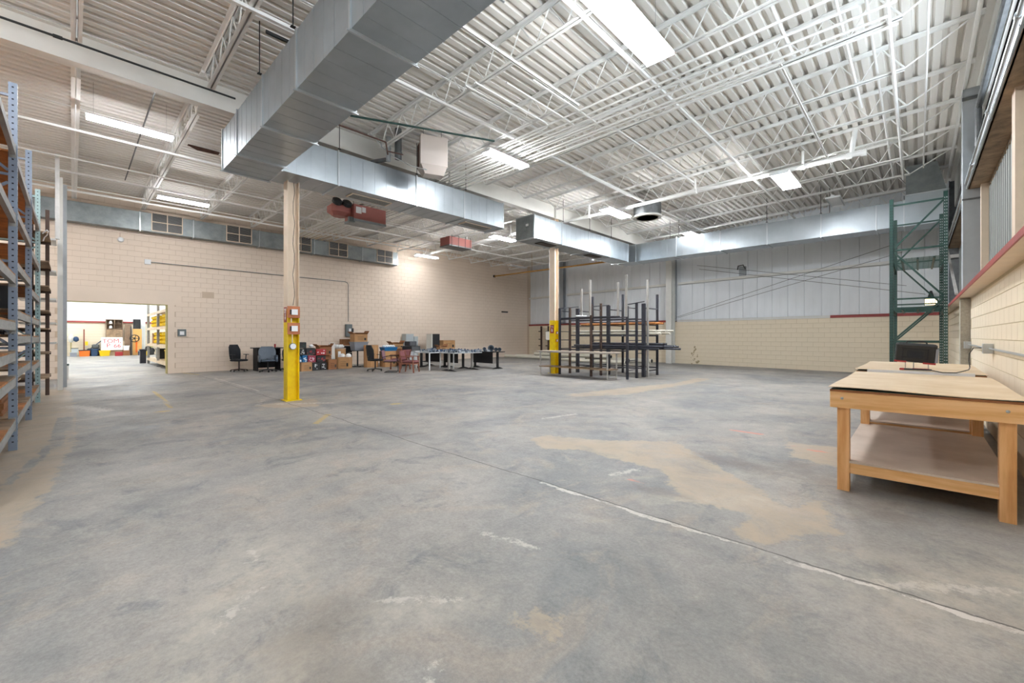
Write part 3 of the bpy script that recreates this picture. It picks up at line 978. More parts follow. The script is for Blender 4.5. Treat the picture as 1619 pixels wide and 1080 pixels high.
# pipes and struts running along the hall
for x, y0, y1, z, r, lab in [(-.32, 4, 17.8, 6.30, .028, 'white painted pipe running lengthwise at the ends of the joist bottom chords'),
                             (-.87, 5.5, 11.8, 6.38, .022, 'short white painted pipe lengthwise above the right hand joists'),
                             (-.55, 6.5, 17.8, 6.42, .022, 'thin white pipe lengthwise between two others at right'),
                             (.12, 5, 17.5, 6.45, .016, 'thinnest white pipe lengthwise close to the right wall'),
                             (-1.58, 4.5, 9.0, 6.38, .03, 'thick short white pipe lengthwise near the brightest light'),
                             (.70, 3, 20.5, 6.62, .03, 'shiny white tube along the top of the right wall'),
                             (-15.62, -2.5, 16, 6.0, .018, 'thin white pipe lengthwise in the left half over the near rack'),
                             (-19.5, -3, 13.2, 6.24, .022, 'white pipe lengthwise high along the left wall, upper one'),
                             (-19.2, -3, 13.2, 6.05, .018, 'white pipe lengthwise high along the left wall, lower one'),
                             (-19.05, -3, 20.0, 5.98, .014, 'thinnest white pipe lengthwise high along the left wall')]:
    tag(MB().tube((x, y0, z), (x, y1, z), r, 8).build('ceiling_pipe', M['joist'], base=(x, y0, z), smooth=True), lab, 'pipe')
for x, y0, y1, z, lab in [(-4.88, 3.3, 7.0, 6.03, 'white slotted strut lengthwise under the joists left of the brightest light'),
                          (-4.86, 8.3, 13.0, 6.05, 'white slotted strut lengthwise under the joists beyond the conduit bundle'),
                          (-6.0, 5.0, 6.85, 6.03, 'short white slotted strut lengthwise over the strip light by the heater'),
                          (-1.72, 8.4, 17.0, 6.14, 'bright white slotted strut lengthwise above the sprinkler main'),
                          (-6.9, 10.1, 12.9, 6.08, 'white slotted strut lengthwise near the round vent')]:
    k = MB().box(x - .02, x + .02, y0, y1, z + .035, z + .04).box(x - .02, x - .015, y0, y1, z, z + .035).box(x + .015, x + .02, y0, y1, z, z + .035)
    tag(k.build('slotted_strut', M['joist'], base=(x, y0, z)), lab, 'strut')
tag(MB().tube((-9.35, -2.5, 5.96), (-9.35, 2.15, 5.96), .018, 8).tube((-9.35, -.2, 5.96), (-9.35, -.1, 5.96), .028, 8).build('gas_pipe', M['dkpipe'], base=(-9.35, -2.5, 5.96)),
    'black iron gas pipe at top left ending at the big duct', 'pipe')
tag(MB().tube((-9.0, 3.1, 6.0), (-9.0, 5.1, 6.0), .018, 8).tube((-9.0, 5.1, 6.0), (-9.0, 5.15, 5.72), .018, 8).tube((-9.0, 5.12, 5.8), (-8.9, 5.5, 5.8), .016, 8).build('gas_pipe', M['rust'], base=(-9.0, 3.1, 6.0)),
    'rusty gas pipe from behind the duct to the cream heater', 'pipe')
tag(MB().tube((-7.7, 2.2, 6.44), (-7.7, 4.2, 6.44), .03, 8).build('black_pipe', M['dkpipe'], base=(-7.7, 2.2, 6.44)), 'thick black pipe end among the joists right of the big duct', 'pipe')
tag(MB().tube((-8.5, 4.0, 6.03), (-7.2, 6.9, 6.05), .022, 8).build('green_pipe', M['green'], base=(-8.5, 4.0, 6.03)), 'long dark green pipe slanting above the cream heater', 'pipe')
tag(MB().tube((-11.0, 1.17, 6.42), (-18.2, 1.17, 6.42), .016, 8).path([(-11.0, 1.17, 6.42), (-10.85, 1.17, 6.4), (-10.8, 1.25, 6.42), (-10.8, 2.0, 6.42)], .016, 6).build('grey_conduit', M['dmetal'], base=(-11, 1.17, 6.42)),
    'bare grey conduit crossing the deck beside the left strip light', 'conduit')
# yellowish gas pipe in the back left corner
tag(MB().tube((-20.2, 19.4, 5.42), (-10.8, 19.6, 5.38), .045, 8).tube((-17, 19.46, 5.4), (-17, 19.46, 6.61), .01, 5).tube((-12.5, 19.56, 5.4), (-12.5, 19.56, 6.61), .01, 5).mi(1).box(-20.3, -20.2, 19.33, 19.47, 5.35, 5.49).build('yellow_gas_pipe', [mat('dull_yellow_pipe_paint', '#b5873f', .6), M['dkpipe']], base=(-20.2, 19.4, 5.42)),
    'dull yellow pipe with a black end crossing the back left corner', 'pipe')
# diagonal tie rods on the back wall
for i, (p, q) in enumerate([((-9.2, 22.15, 2.45), (-.4, 21.25, 4.95)), ((-9.1, 22.1, 2.42), (-.4, 21.2, 4.55)), ((-8.1, 22.05, 5.05), (-.3, 21.22, 3.3)), ((-8.0, 22.05, 4.85), (.2, 21.15, 2.95))]):
    tag(MB().tube(p, q, .008, 5).build('tie_rod', M['dkpipe'], base=p), ['dark tie rod rising to the right across the grey panels, upper of two', 'dark tie rod rising to the right across the grey panels, lower of two',
        'dark tie rod falling to the right across the grey panels, upper of two', 'dark tie rod falling to the right across the grey panels, lower of two'][i], 'rod')

# ================================================================ HEATERS AND VENT
hx, hy = -8.83, 5.96
ht = thing('unit_heater', 'cream boxy unit heater hanging beside the duct, rusty at the back', 'heater', (hx, hy, 5.73), math.degrees(math.atan2(.61, .25)))
MB().box(0, .66, .02, .22, 0, .70).build('cabinet', M['heat'], ht)
MB().box(-.012, .672, -.01, .02, -.01, .715).build('front_panel', M['heat'], ht)
MB()._add([(0, 0, -.01), (.66, 0, -.01), (.66, .45, -.01), (0, .45, -.01), (.12, .12, -.20), (.60, .12, -.20), (.60, .42, -.20), (.12, .42, -.20)],
          [(0, 1, 2, 3), (4, 7, 6, 5), (0, 4, 5, 1), (1, 5, 6, 2), (2, 6, 7, 3), (3, 7, 4, 0)]).build('air_shroud', M['heat'], ht)
MB().box(.03, .63, .22, .62, .06, .66).build('rusty_back', M['rust'], ht, label='rusty brown burner housing')
k = MB().lathe([(.2, 0), (.24, .02), (.24, .10), (.12, .14)], n=14)
f = k.build('fan_motor', M['black'], ht); f.location = (.3, .64, .32); f.rotation_euler = (R(-90), 0, 0)
for q in (.1, .56):
    MB().tube((q, .2, .7), (q, .2, 1.02), .006, 5).build('hanger', M['dkpipe'], ht)
fl = thing('flue_pipe', 'double grey metal flue pipe rising to the roof behind the cream heater', 'pipe', (-9.3, 5.62, 5.85))
MB().tube((-9.32, 5.62, 5.85), (-9.32, 5.62, 6.6), .085, 12).tube((-9.32, 5.62, 6.0), (-9.32, 5.62, 6.03), .095, 12).build('flue', M['dmetal'], fl, world=True, smooth=True)
MB().tube((-9.5, 5.45, 5.8), (-9.5, 5.45, 6.4), .06, 12).tube((-9.5, 5.45, 6.1), (-9.5, 5.45, 6.13), .07, 12).build('flue', M['zinc'], fl, world=True, smooth=True)
MB().tube((-9.5, 5.45, 5.85), (-9.9, 5.2, 5.82), .05, 10).build('flue_elbow', M['dmetal'], fl, world=True)
tag(MB().path([(-9.1, 5.0, 6.1), (-9.1, 5.05, 5.9), (-9.0, 5.3, 5.72), (-8.9, 5.7, 5.6), (-8.8, 6.1, 5.58)], .012, 6).build('flexible_cable', M['zinc'], base=(-9.1, 5, 6.1)), 'grey flexible cable looping under the cream heater', 'cable')

h2 = thing('unit_heater', 'reddish unit heater hanging under the roof left of the duct, with paper labels', 'heater', (-14.2, 6.35, 5.42))
MB().box(-.45, .25, .35, 1.55, .08, .58).build('cabinet', M['salmon'], h2)
MB().box(-.46, .26, .34, 1.56, 0, .08).build('bottom_pan', M['galvd'], h2)
MB().box(.252, .258, .42, .62, .28, .5).box(.252, .258, .64, .78, .34, .52).build('paper_label', M['white'], h2)
MB().cushion(-.4, .2, -.35, .33, .12, .56, .12).build('blower_housing', M['salmon'], h2)
for yy in (-.22, .12):
    o = MB().lathe([(.16, 0), (.16, .1), (.1, .14)], n=12).build('blower_opening', M['black'], h2); o.location = (.18, yy, .5); o.rotation_euler = (0, R(50), 0)
MB().box(.1, .22, .2, .4, -.05, .12).build('control_box', M['ebox'], h2)
for q in (.5, 1.4):
    MB().tube((-.1, q, .58), (-.1, q, 1.15), .008, 5).build('hanger', M['dkpipe'], h2)
h3 = thing('unit_heater', 'far salmon red unit heater mostly hidden behind the duct', 'heater', (-15.6, 11.85, 5.62))
MB().box(-.4, .3, 0, 1.3, 0, .38).build('cabinet', M['salmon'], h3)
MB().box(-.42, .32, -.02, 1.32, -.05, 0).build('bottom_pan', M['dmetal'], h3)
for q in (.1, .5, .9, 1.2):
    MB().tube((.34, q, -.1), (.34, q, .45), .012, 5).build('gas_tube', M['dkpipe'], h3)

vt = thing('round_vent', 'round grey roof exhaust curb hanging beside a fluorescent light', 'vent', (-7.1, 14.5, 5.75))
MB().lathe([(.48, .05), (.48, .50), (.42, .5), (.42, .05)], n=28).build('drum', M['dmetal'], vt, smooth=True)
MB().lathe([(.50, .0), (.52, .03), (.50, .06), (.38, .06), (.38, .0)], n=28).build('rim', M['whitep'], vt, smooth=True)
k = MB()
for i in range(5):
    a = i * 2 * math.pi / 5
    k.box(.06, .36, -.09, .09, -.004, .004, Matrix.Translation((0, 0, .22)) @ Matrix.Rotation(a, 4, 'Z') @ Matrix.Rotation(.4, 4, 'X'))
k.lathe([(.07, .18), (.07, .28)], n=10).build('fan_blade', M['dkpipe'], vt)

sh = tag(MB()._add([(0, 0, .0), (0, .72, 0), (-.1, .72, -.02), (-.1, 0, -.02), (0, .05, -.06), (0, .68, -.09), (0, .2, -.11)], [(0, 1, 2, 3), (0, 4, 6, 5, 1), (3, 2, 1, 0)]).build('peeling_deck_patch', M['rust']),
         'torn rusty brown patch hanging from the deck right of the left strip light', 'debris')
sh.location = (-14.1, 2.15, 6.6)

# ================================================================ RIGHT WALL COLUMNS AND PIPES
t = thing('wall_post', 'grey steel wall column rising above the red ledge on the right wall', 'column', (.70, 12.9, 2.3))
MB().box(.68, .93, 12.9, 12.92, 2.3, 6.6).box(.68, .70, 12.92, 13.3, 2.3, 6.6).build('shaft', M['grey_wall'], t, world=True)
MB().box(.67, .94, 12.88, 12.9, 6.35, 6.42).box(.67, .94, 12.88, 12.9, 4.28, 4.31).build('splice_plate', M['dmetal'], t, world=True)
tag(MB().box(.915, 1.02, 12.6, 12.72, 2.3, 4.5).build('wall_stud', M['cream'], base=(.95, 12.66, 2.3)), 'beige post beside the grey wall column on the right wall', 'post')
tag(MB().box(.86, 1.03, 8.0, 8.25, 2.3, 4.5).box(.86, .95, 8.0, 8.25, 4.62, 5.2).build('wall_stud', M['cream'], base=(.95, 8.1, 2.3)), 'nearest beige post at the right edge of the picture', 'post')
tag(MB().box(.64, .79, 12.8, 13.1, 0, 2.22).build('pilaster', mat('grey_speckled_concrete', '#b5aea0', .8, 0, .25, 30), base=(.7, 12.95, 0)), 'pale concrete pilaster below the red ledge on the right wall', 'column')
for x, z, r, y0, y1, lab in [(.72, 4.63, .022, 3, 21, 'grey conduit along the high girt of the right wall, upper of two'),
                             (.74, 4.52, .016, 3, 21, 'thin conduit along the high girt of the right wall, lower of two')]:
    k = MB().tube((x, y0, z), (x, y1, z), r, 8)
    for y in (6.5, 9, 11.5, 14, 17):
        k.tube((x, y - .03, z), (x, y + .03, z), r * 1.5, 8)
    tag(k.build('wall_conduit', M['zinc'], base=(x, y0, z)), lab, 'conduit')
tag(MB().tube((.86, 3, 5.95), (.86, 12.3, 5.95), .05, 10).tube((.86, 12.3, 5.95), (.86, 12.35, 5.2), .05, 10).build('drain_pipe', M['dmetal'], base=(.86, 3, 5.95)), 'dark grey pipe above the daylight strip of the right wall', 'pipe')
tag(MB().bar((.66, 20.0, 4.6), (.60, 13.1, 2.35), .05, .04).build('wall_brace', M['bare'], base=(.6, 13.1, 2.35)), 'grey diagonal brace behind the green rack on the right wall', 'brace')
# conduit and outlet above the benches
cd = thing('outlet_conduit', 'grey conduit with two metal outlet boxes above the workbenches', 'conduit', (.74, 3, 1.28))
MB().tube((.74, 2.0, 1.25), (.74, 12.75, 1.28), .014, 8).build('conduit', M['zinc'], cd, world=True)
for y in (9.15, 12.6):
    MB().box(.68, .775, y - .09, y + .09, 1.20, 1.34).build('outlet_box', M['zinc'], cd, world=True)
MB().tube((.74, 5.9, 1.26), (.74, 6.0, 1.26), .022, 8).build('coupling', M['zinc'], cd, world=True)
tag(MB().box(.72, .778, 14.3, 14.45, .62, .8).build('wall_socket', M['black'], base=(.75, 14.4, .7)), 'small black socket low on the right wall beyond the benches', 'socket')
# lit exit sign
ex = thing('exit_sign', 'lit exit sign hanging on the back wall behind the green rack', 'exit sign', (.34, 21.27, 2.55))
MB().box(-.17, .17, -.06, 0, 0, .24).box(-.03, .03, 0, .12, .08, .14).build('sign_box', M['dkpipe'], ex)
MB().box(-.155, .155, -.066, -.061, .015, .225).build('sign_face', M['sign'], ex)
text('lettering', 'EXIT', .17, M['inkb'], ex, (0, -.07, .118), (R(90), 0, 0), sx=.85)
MB()._add([(-.10, -.06, .24), (.10, -.06, .24), (.10, 0, .24), (-.10, 0, .24), (-.03, -.05, .52), (.03, -.05, .52), (.03, 0, .52), (-.03, 0, .52)], [(0, 1, 5, 4), (1, 2, 6, 5), (2, 3, 7, 6), (3, 0, 4, 7), (4, 5, 6, 7), (0, 3, 2, 1)]).build('bracket', M['dkpipe'], ex)

# ================================================================ LEFT WALL FITTINGS
def on_left_wall(name, label, cat, y, z):
    return thing(name, label, cat, (XA + .005, y, z))


t = on_left_wall('junction_box', 'small white round box on the left wall, left of the long wall conduit', 'junction box', 1.22, 4.95)
MB().lathe([(.09, 0), (.09, .06), (.06, .09)], n=12).build('round_box', M['white'], t).rotation_euler = (0, R(90), 0)
MB().tube((.02, 0, .08), (.02, 0, .36), .012, 6).build('conduit', M['blockA'], t)
t = on_left_wall('wall_conduit', 'thin conduit run on the left wall down to the grey disconnect switch', 'conduit', 2.0, 4.24)
MB().box(0, .06, -.12, .06, -.09, .09).build('junction_box', M['white'], t)
MB().path([(.03, .06, 0), (.03, 7.55, -.04), (.03, 7.68, -.09), (.03, 7.72, -.2), (.03, 7.72, -2.05)], .014, 6).build('conduit', M['ebox'], t)
t = on_left_wall('disconnect_switch', 'grey disconnect switch box on the left wall above the cardboard boxes', 'electrical box', 9.72, 1.55)
MB().box(0, .14, -.16, .16, -.12, .5).build('switch_body', M['ebox'], t)
MB().box(.14, .155, -.14, .12, -.08, .46).build('switch_door', M['ebox'], t)
MB().box(.155, .158, -.02, .09, .12, .28).build('paper_label', M['white'], t)
MB().box(.02, .2, .16, .2, .1, .3).build('lever', M['dkpipe'], t)
t = on_left_wall('push_button_station', 'small grey push button box on the left wall right of the doorway', 'switch', 3.0, 1.56)
MB().box(0, .07, -.14, .12, -.11, .16).build('box_body', M['ebox'], t)
MB().box(.07, .08, -.08, .06, -.06, .08).build('button_plate', M['white'], t)
tag(MB().box(XA + .001, XA + .006, 3.65, 4.05, 3.0, 3.25).build('wall_scar', M['mortarA'], base=(XA, 3.85, 3.1)), 'grey bare patch where paint is missing on the left wall', 'patch')
tag(MB().box(XA + .005, XA + .10, 20.7, 21.25, 3.1, 3.18).build('wall_bracket', M['dkpipe'], base=(XA, 20.8, 3.1)), 'small dark bracket high on the left wall near the corner', 'bracket')
# three dark bracket posts standing at the back wall
for i, X in enumerate((-19.3, -18.6, -17.95)):
    yb = by + (X - bx) * math.tan(BANG) - .32
    t = thing('bracket_post', ['dark bracket post at the back wall, nearest the corner', 'dark bracket post at the back wall, middle one of three', 'dark bracket post at the back wall, nearest the far yellow column'][i], 'rack post', (X, yb, 0))
    MB().box(-.05, .05, -.05, .05, 0, 2.15).build('post', M['rusty'], t)
    for z in (.75, 1.2, 1.75):
        MB().box(-.02, .02, -.30, -.05, z, z + .06).build('bracket_arm', M['rusty'], t)
# dark weathered stain plate at foot of back wall is part of the wall paint
u = BU(-8.3)
random.seed(3)
sm = mat('sooty_stain', '#bba985', .9, 0, .3, 8)
for i in range(26):
    a = random.uniform(-.25, .25) * (1.2 - i / 26); b_ = .02 + i * .035; r_ = random.uniform(.02, .07)
    pts = [(u + a + r_ * math.cos(q * 1.05) * random.uniform(.5, 1.2), -.0022, max(.002, b_ + r_ * math.sin(q * 1.05) * random.uniform(.5, 1.3))) for q in range(6)]
    MB()._add(pts, [tuple(range(6))]).build('burn_stain', sm, wall_back)
# ================================================================ WORKBENCHES


def bench(x, y, L, w, h, label, sheets=True):
    t = thing('workbench', label, 'workbench', (x, y, 0))
    lx = (.02, w - .11); ly = (.02, L - .11)
    for i in lx:
        for j in ly:
            MB().box(i, i + .09, j, j + .09, 0, h - .20).build('leg', M['pinev'], t)
    for j in (.0, L - .04):
        MB().box(-.03, w + .02, j - .02, j + .018, h - .20, h - .05).build('apron_board', M['pine'], t)
    for i in (-.035, w - .0):
        MB().box(i, i + .036, .02, L - .06, h - .19, h - .05).build('side_apron', M['pine'], t)
    MB().box(-.03, w + .03, -.03, L, h - .05, h - .032).build('plywood_top', M['ply'], t)
    k = MB()
    # hardboard sheet, slightly curled at the front edge
    nx = 8
    vs = []
    for i in range(nx + 1):
        for j in range(nx + 1):
            u_, v_ = i / nx, j / nx
            z = h - .012 + .010 * math.sin(u_ * 5 + 1) * (1 - v_) ** 3 + .004 * math.sin(v_ * 7 + u_ * 3)
            vs.append((-.04 + u_ * (w + .08), -.035 + v_ * (L + .03), z))
    n2 = nx + 1
    vs += [(p[0], p[1], p[2] - .006) for p in vs]
    q = n2 * n2
    fs = []
    for i in range(nx):
        for j in range(nx):
            a = i * n2 + j
            fs += [(a, a + n2, a + n2 + 1, a + 1), (q + a, q + a + 1, q + a + n2 + 1, q + a + n2)]
    for i in range(nx):
        for a, b2 in ((i * n2, (i + 1) * n2), (i * n2 + nx, (i + 1) * n2 + nx), (i, i + 1), (nx * n2 + i, nx * n2 + i + 1)):
            fs.append((a, b2, b2 + q, a + q))
    k._add(vs, fs)
    k.build('hardboard_sheet', M['hard'], t)
    MB().box(-.02, w + .02, -.02, L - .01, h - .031, h - .025).build('green_edged_sheet', M['green'], t)
    # lower shelf
    z = .285
    for j in (.03, L - .07):
        MB().box(.11, w - .11, j, j + .04, z - .115, z - .018).build('stretcher', M['pine'], t)
    for i in (.02, w - .06):
        MB().box(i, i + .04, .11, L - .11, z - .115, z - .018).build('side_stretcher', M['pine'], t)
    MB().box(.0 + .02, .11, .11, L - .11, z - .018, z).box(.11, w - .11, .02, L - .02, z - .018, z).box(w - .11, w - .02, .11, L - .11, z - .018, z).build('shelf', M['hardd'], t)
    for i in (.06, w - .07):
        b = MB().lathe([(.012, 0), (.012, .008), (.006, .012)], n=8).build('bolt_head', M['zinc'], t)
        b.location = (i, -.02, h - .11); b.rotation_euler = (R(90), 0, 0)
    return t


bench(-.57, 5.0, 2.4, 1.14, .98, 'nearest varnished pine workbench with a tan hardboard top and lower shelf')
bench(-.59, 7.62, 2.5, 1.16, 1.0, 'second pine workbench behind the nearest one, carrying the work lamp')
tag(MB().box(-.5, .5, 7.56, 7.60, .93, .995).build('white_strip', M['white'], base=(0, 7.58, .95)), 'white strip between the two pine workbench tops', 'strip').location = (0, 7.565, .95)

wlt = thing('work_light', 'black folding work lamp on a stand on the second pine workbench', 'work lamp', (-.02, 7.75, 1.0), -4)
k = MB().box(-.15, .15, -.05, .05, .0, .018)
k.build('stand_base', M['black'], wlt)
MB().box(-.155, -.11, -.052, .052, .0, .02).build('base_foot', M['redp'], wlt)
MB().box(-.03, .13, -.02, .0, .018, .024).build('base_bar', M['redp'], wlt)
MB().tube((-.10, 0, .018), (-.10, 0, .10), .005, 6).tube((.12, 0, .018), (.12, 0, .10), .005, 6).tube((-.02, 0, .018), (-.02, 0, .11), .007, 6).build('stand_wire', M['bare'], wlt)
mx = Matrix.Translation((0, -.02, .215)) @ Matrix.Rotation(R(12), 4, 'X') @ Matrix.Rotation(R(5), 4, 'Y')
MB().cushion(-.20, .20, -.045, .045, -.11, .14, .018, mx).build('lamp_housing', M['black'], wlt)
k = MB()
for q in (-.12, .12):
    k.box(q - .006, q + .006, -.056, -.044, -.08, .09, mx)
for q in (-.05, .07):
    k.box(-.13, .13, -.054, -.044, q, q + .012, mx)
k.box(-.08, .08, -.052, -.044, -.035, .05, mx)
k.build('housing_rib', M['mesh'], wlt)
MB().box(-.20, -.08, -.05, -.02, -.115, -.095, mx).build('red_trim', M['redp'], wlt)
MB().box(.08, .20, -.05, -.02, -.115, -.095, mx).build('red_trim', M['redp'], wlt)
MB().path([tuple(mx @ Vector(p)) for p in ((-.10, 0, .14), (-.09, 0, .165), (-.05, 0, .17), (.05, 0, .17), (.09, 0, .165), (.10, 0, .14))], .010, 6).build('carry_handle', M['black'], wlt)
MB().box(.19, .215, -.04, .05, -.09, .09, mx).build('side_clamp', M['greypl'], wlt)
tag(MB().path([(.06, 7.66, 1.02), (.14, 7.55, 1.012), (.22, 7.42, 1.0), (.34, 7.50, 1.0), (.43, 7.8, 1.012), (.48, 8.1, 1.012), (.50, 8.35, 1.012), (.52, 8.6, 1.02), (.52, 8.75, 1.10), (.53, 8.86, 1.2), (.58, 9.0, 1.28), (.66, 9.1, 1.28)], .006, 6)
    .build('power_cord', M['cable'], base=(.06, 7.66, 1.0)), 'black power cord looping from the wall outlet to the work lamp', 'cord')

# ================================================================ GREEN PALLET RACK (seen end-on)
pr = thing('pallet_rack', 'tall dark green pallet rack in the back right corner behind the benches', 'pallet rack', (0, 15, 0))
X0, X1, H = -.50, .50, 5.05
for y in (15.0, 17.75):
    for x in (X0, X1):
        k = MB().box(x - .04, x + .04, y - .035, y - .031, 0, H).box(x - .04, x - .036, y - .035, y + .035, 0, H).box(x + .036, x + .04, y - .035, y + .035, 0, H)
        k.mi(1)
        z = .15
        while z < H - .1:
            k.box(x - .026, x - .010, y - .0365, y - .035, z, z + .03).box(x + .010, x + .026, y - .0365, y - .035, z, z + .03); z += .0762
        up = k.build('upright', [M['green'], M['zinc'] if x > 0 else M['hole']], pr, world=True)
        MB().box(x - .07, x + .07, y - .06, y + .06, 0, .008).build('foot_plate', M['green'], pr, world=True)
    hz = [.15, 1.30, 2.42, 3.70, 4.88]
    for z in hz:
        MB().bar((X0 + .04, y, z), (X1 - .04, y, z), .03, .04).build('horizontal_brace', M['green'], pr, world=True)
    for a, b, fl_ in ((.20, 1.26, 0), (1.34, 2.38, 1), (2.46, 3.66, 0), (3.74, 4.84, 1)):
        p, q = ((X0 + .04, y, a), (X1 - .04, y, b)) if fl_ else ((X1 - .04, y, a), (X0 + .04, y, b))
        MB().bar(p, q, .03, .04).build('diagonal_brace', M['green'], pr, world=True)
for z in (2.17, 3.47):
    for x in (X0, X1):
        MB().box(x - .02, x + .02, 15.04, 17.71, z - .10, z).build('load_beam', M['green'], pr, world=True)
    k = MB()
    for i in range(22):
        k.bar((X0 + .03, 15.1 + i * .122, z + .005), (X1 - .03, 15.1 + i * .122, z + .005), .010)
    for i in range(9):
        k.bar((X0 + .06 + i * .11, 15.06, z + .011), (X0 + .06 + i * .11, 17.7, z + .011), .006)
    for x in (-.3, 0, .3):
        k.box(x - .02, x + .02, 15.06, 17.7, z - .03, z)
    k.build('wire_deck', M['green'], pr, world=True)
for z in (2.6, 2.32):
    MB().bar((X0, 17.75, z), (X1, 17.75, z), .03, .04).build('horizontal_brace', M['green'], pr, world=True)

# ================================================================ LEFT STORAGE RACK
XP = [-5.55, -8.3, -11.1, -13.9]
YF, YB = -.52, -1.62
sr = thing('storage_rack', 'blue grey bolted storage rack with board shelves at the left edge', 'storage rack', (-8.3, YF, 0))


def rack_post(x, y, h, m):
    k = MB().box(x - .038, x + .038, y + .034, y + .038, 0, h).box(x - .038, x - .034, y - .038, y + .034, 0, h).box(x + .034, x + .038, y - .038, y + .034, 0, h)
    k.mi(1)
    z = .1
    while z < h - .05:
        k.box(x + .0378, x + .0392, y - .009, y + .009, z, z + .016)
        if y > -1:
            k.box(x - .009, x + .009, y + .0378, y + .0392, z, z + .016)
        z += .0762
    return k.build('upright', [m, M['hole']], sr, world=True)


LV = {0: [.38, .92, 1.24, 1.62, 2.21, 2.98, 3.85], 1: [.38, 1.0, 1.45, 1.78, 2.42, 3.1, 3.8], 2: [.36, .9, 1.43, 1.78, 2.28, 3.0, 3.88]}
for i, x in enumerate(XP):
    mm = M['bluelt'] if i == 3 else M['blue']
    rack_post(x, YF, 4.66, mm); rack_post(x, YB, 4.66, mm)
    for z in (.2, 1.3, 2.4, 3.5, 4.5):
        MB().bar((x, YF - .04, z), (x, YB + .04, z), .03, .03).build('side_strut', mm, sr, world=True)
    for j, z in enumerate((.25, 1.35, 2.45, 3.55)):
        p, q = ((x, YF - .04, z), (x, YB + .04, z + .95)) if j % 2 else ((x, YB + .04, z), (x, YF - .04, z + .95))
        MB().bar(p, q, .03, .03).build('side_brace', mm, sr, world=True)
for bay, lv in LV.items():
    xa, xb = XP[bay] - .04, XP[bay + 1] + .04
    for n_, z in enumerate(lv):
        for y in (YF, YB):
            MB().box(xb, xa, y - .02, y + .025, z - .10, z).box(xb, xb + .006, y - .03, y + .03, z - .14, z + .04).box(xa - .006, xa, y - .03, y + .03, z - .14, z + .04).build('shelf_beam', M['beam'] if y == YF else M['blue'], sr, world=True)
        hi = z > 1.9
        n3 = 3
        for q in range(n3):
            w_ = (xa - xb) / n3
            MB().box(xb + q * w_ + .004, xb + (q + 1) * w_ - .004, YB - .02, YF + .02, z + .001, z + .022).build('shelf_board', M['osb'] if (hi or q == 1) else M['boardg'], sr, world=True)

# things on the rack


def bars(name, label, cat, x0, x1, y, z, n, m, r=.012, skew=0):
    t = thing(name, label, cat, (x0, y, z))
    for i in range(n):
        yy = y + (i % 5) * r * 2.3; zz = z + r + (i // 5) * r * 2.0
        MB().bar((x0 + random.uniform(0, .2), yy, zz), (x1 - random.uniform(0, .3), yy + skew * random.uniform(-1, 1), zz), r * 1.9).build('bar', m, t, world=True)
    return t


bars('steel_bar_bundle', 'bundle of loose steel bars on the fourth shelf from the floor of the left rack', 'metal stock', -11.0, -8.5, -1.2, 1.025, 14, M['bare'], .014, .06)
bars('steel_bar_bundle', 'dark steel angles lying on a middle shelf of the left rack', 'metal stock', -13.7, -11.3, -1.0, 1.48, 12, M['steel'], .018, .04)
bars('steel_bar_bundle', 'grey steel bars on the second lowest shelf of the far bay of the left rack', 'metal stock', -13.6, -11.4, -.95, .93, 12, M['bare'], .014, .05)
bars('steel_bar_bundle', 'dark bars on the upper middle shelf of the left rack', 'metal stock', -10.9, -8.6, -1.4, 1.81, 10, M['steel'], .02, .04)
for nm, lab, b_, mm in [('panel_stack', 'stack of tan hardboard panels tipped on the bottom shelf of the left rack', (-10.8, -8.6, -1.45, -.62, .405, .62), 'card2'),
                        ('dark_cabinet', 'dark cabinet on a middle shelf in the left rack seen against the wall', (-9.9, -9.3, -1.0, -.6, 1.81, 2.2), 'blackm'),
                        ('dark_cabinet', 'tall dark cabinet on a lower shelf at the far left of the rack', (-12.9, -12.3, -1.55, -1.0, 1.81, 2.15), 'blackm'),
                        ('wood_stack', 'stack of orange brown boards on the upper shelf of the left rack, first bay', (-8.1, -5.9, -1.5, -.7, 3.01, 3.16), 'osb'),
                        ('wood_stack', 'stack of orange brown boards on the top shelf of the left rack, middle bay', (-10.8, -8.6, -1.5, -.8, 3.825, 3.95), 'osb')]:
    k = MB()
    nn = 5 if 'stack' in nm else 1
    for i in range(nn):
        h_ = (b_[5] - b_[4]) / nn
        dx = random.uniform(-.03, .03) if nn > 1 else 0
        k.box(b_[0] + dx, b_[1] + dx, b_[2] + dx, b_[3] + dx, b_[4] + i * h_, b_[4] + (i + .9) * h_)
    if nn == 1:
        k.box(b_[0] + .03, b_[1] - .03, b_[3], b_[3] + .01, b_[4] + .03, b_[5] - .03)
    tag(k.build(nm, M[mm], base=(b_[0], b_[2], b_[4])), lab, 'stack' if nn > 1 else 'cabinet')
mx = Matrix.Translation((-9.7, -1.0, .64)) @ Matrix.Rotation(R(7), 4, 'X')
tag(MB().box(-1.1, 1.1, -.48, .42, .05, .062, mx).build('tan_board', M['hard'], base=(-9.7, -1.0, .64)), 'tan panel sheet tipped over the panel stack on the bottom shelf of the left rack', 'panel')
tag(MB().path([(-13.85, -.45, 3.7), (-13.8, -.38, 3.78), (-13.7, -.36, 3.74), (-13.75, -.38, 3.66), (-13.85, -.42, 3.62), (-13.9, -.44, 3.55)], .012, 6).build('white_hose', M['white'], base=(-13.85, -.45, 3.55)), 'loop of white hose tied to the pale teal rack post', 'hose')

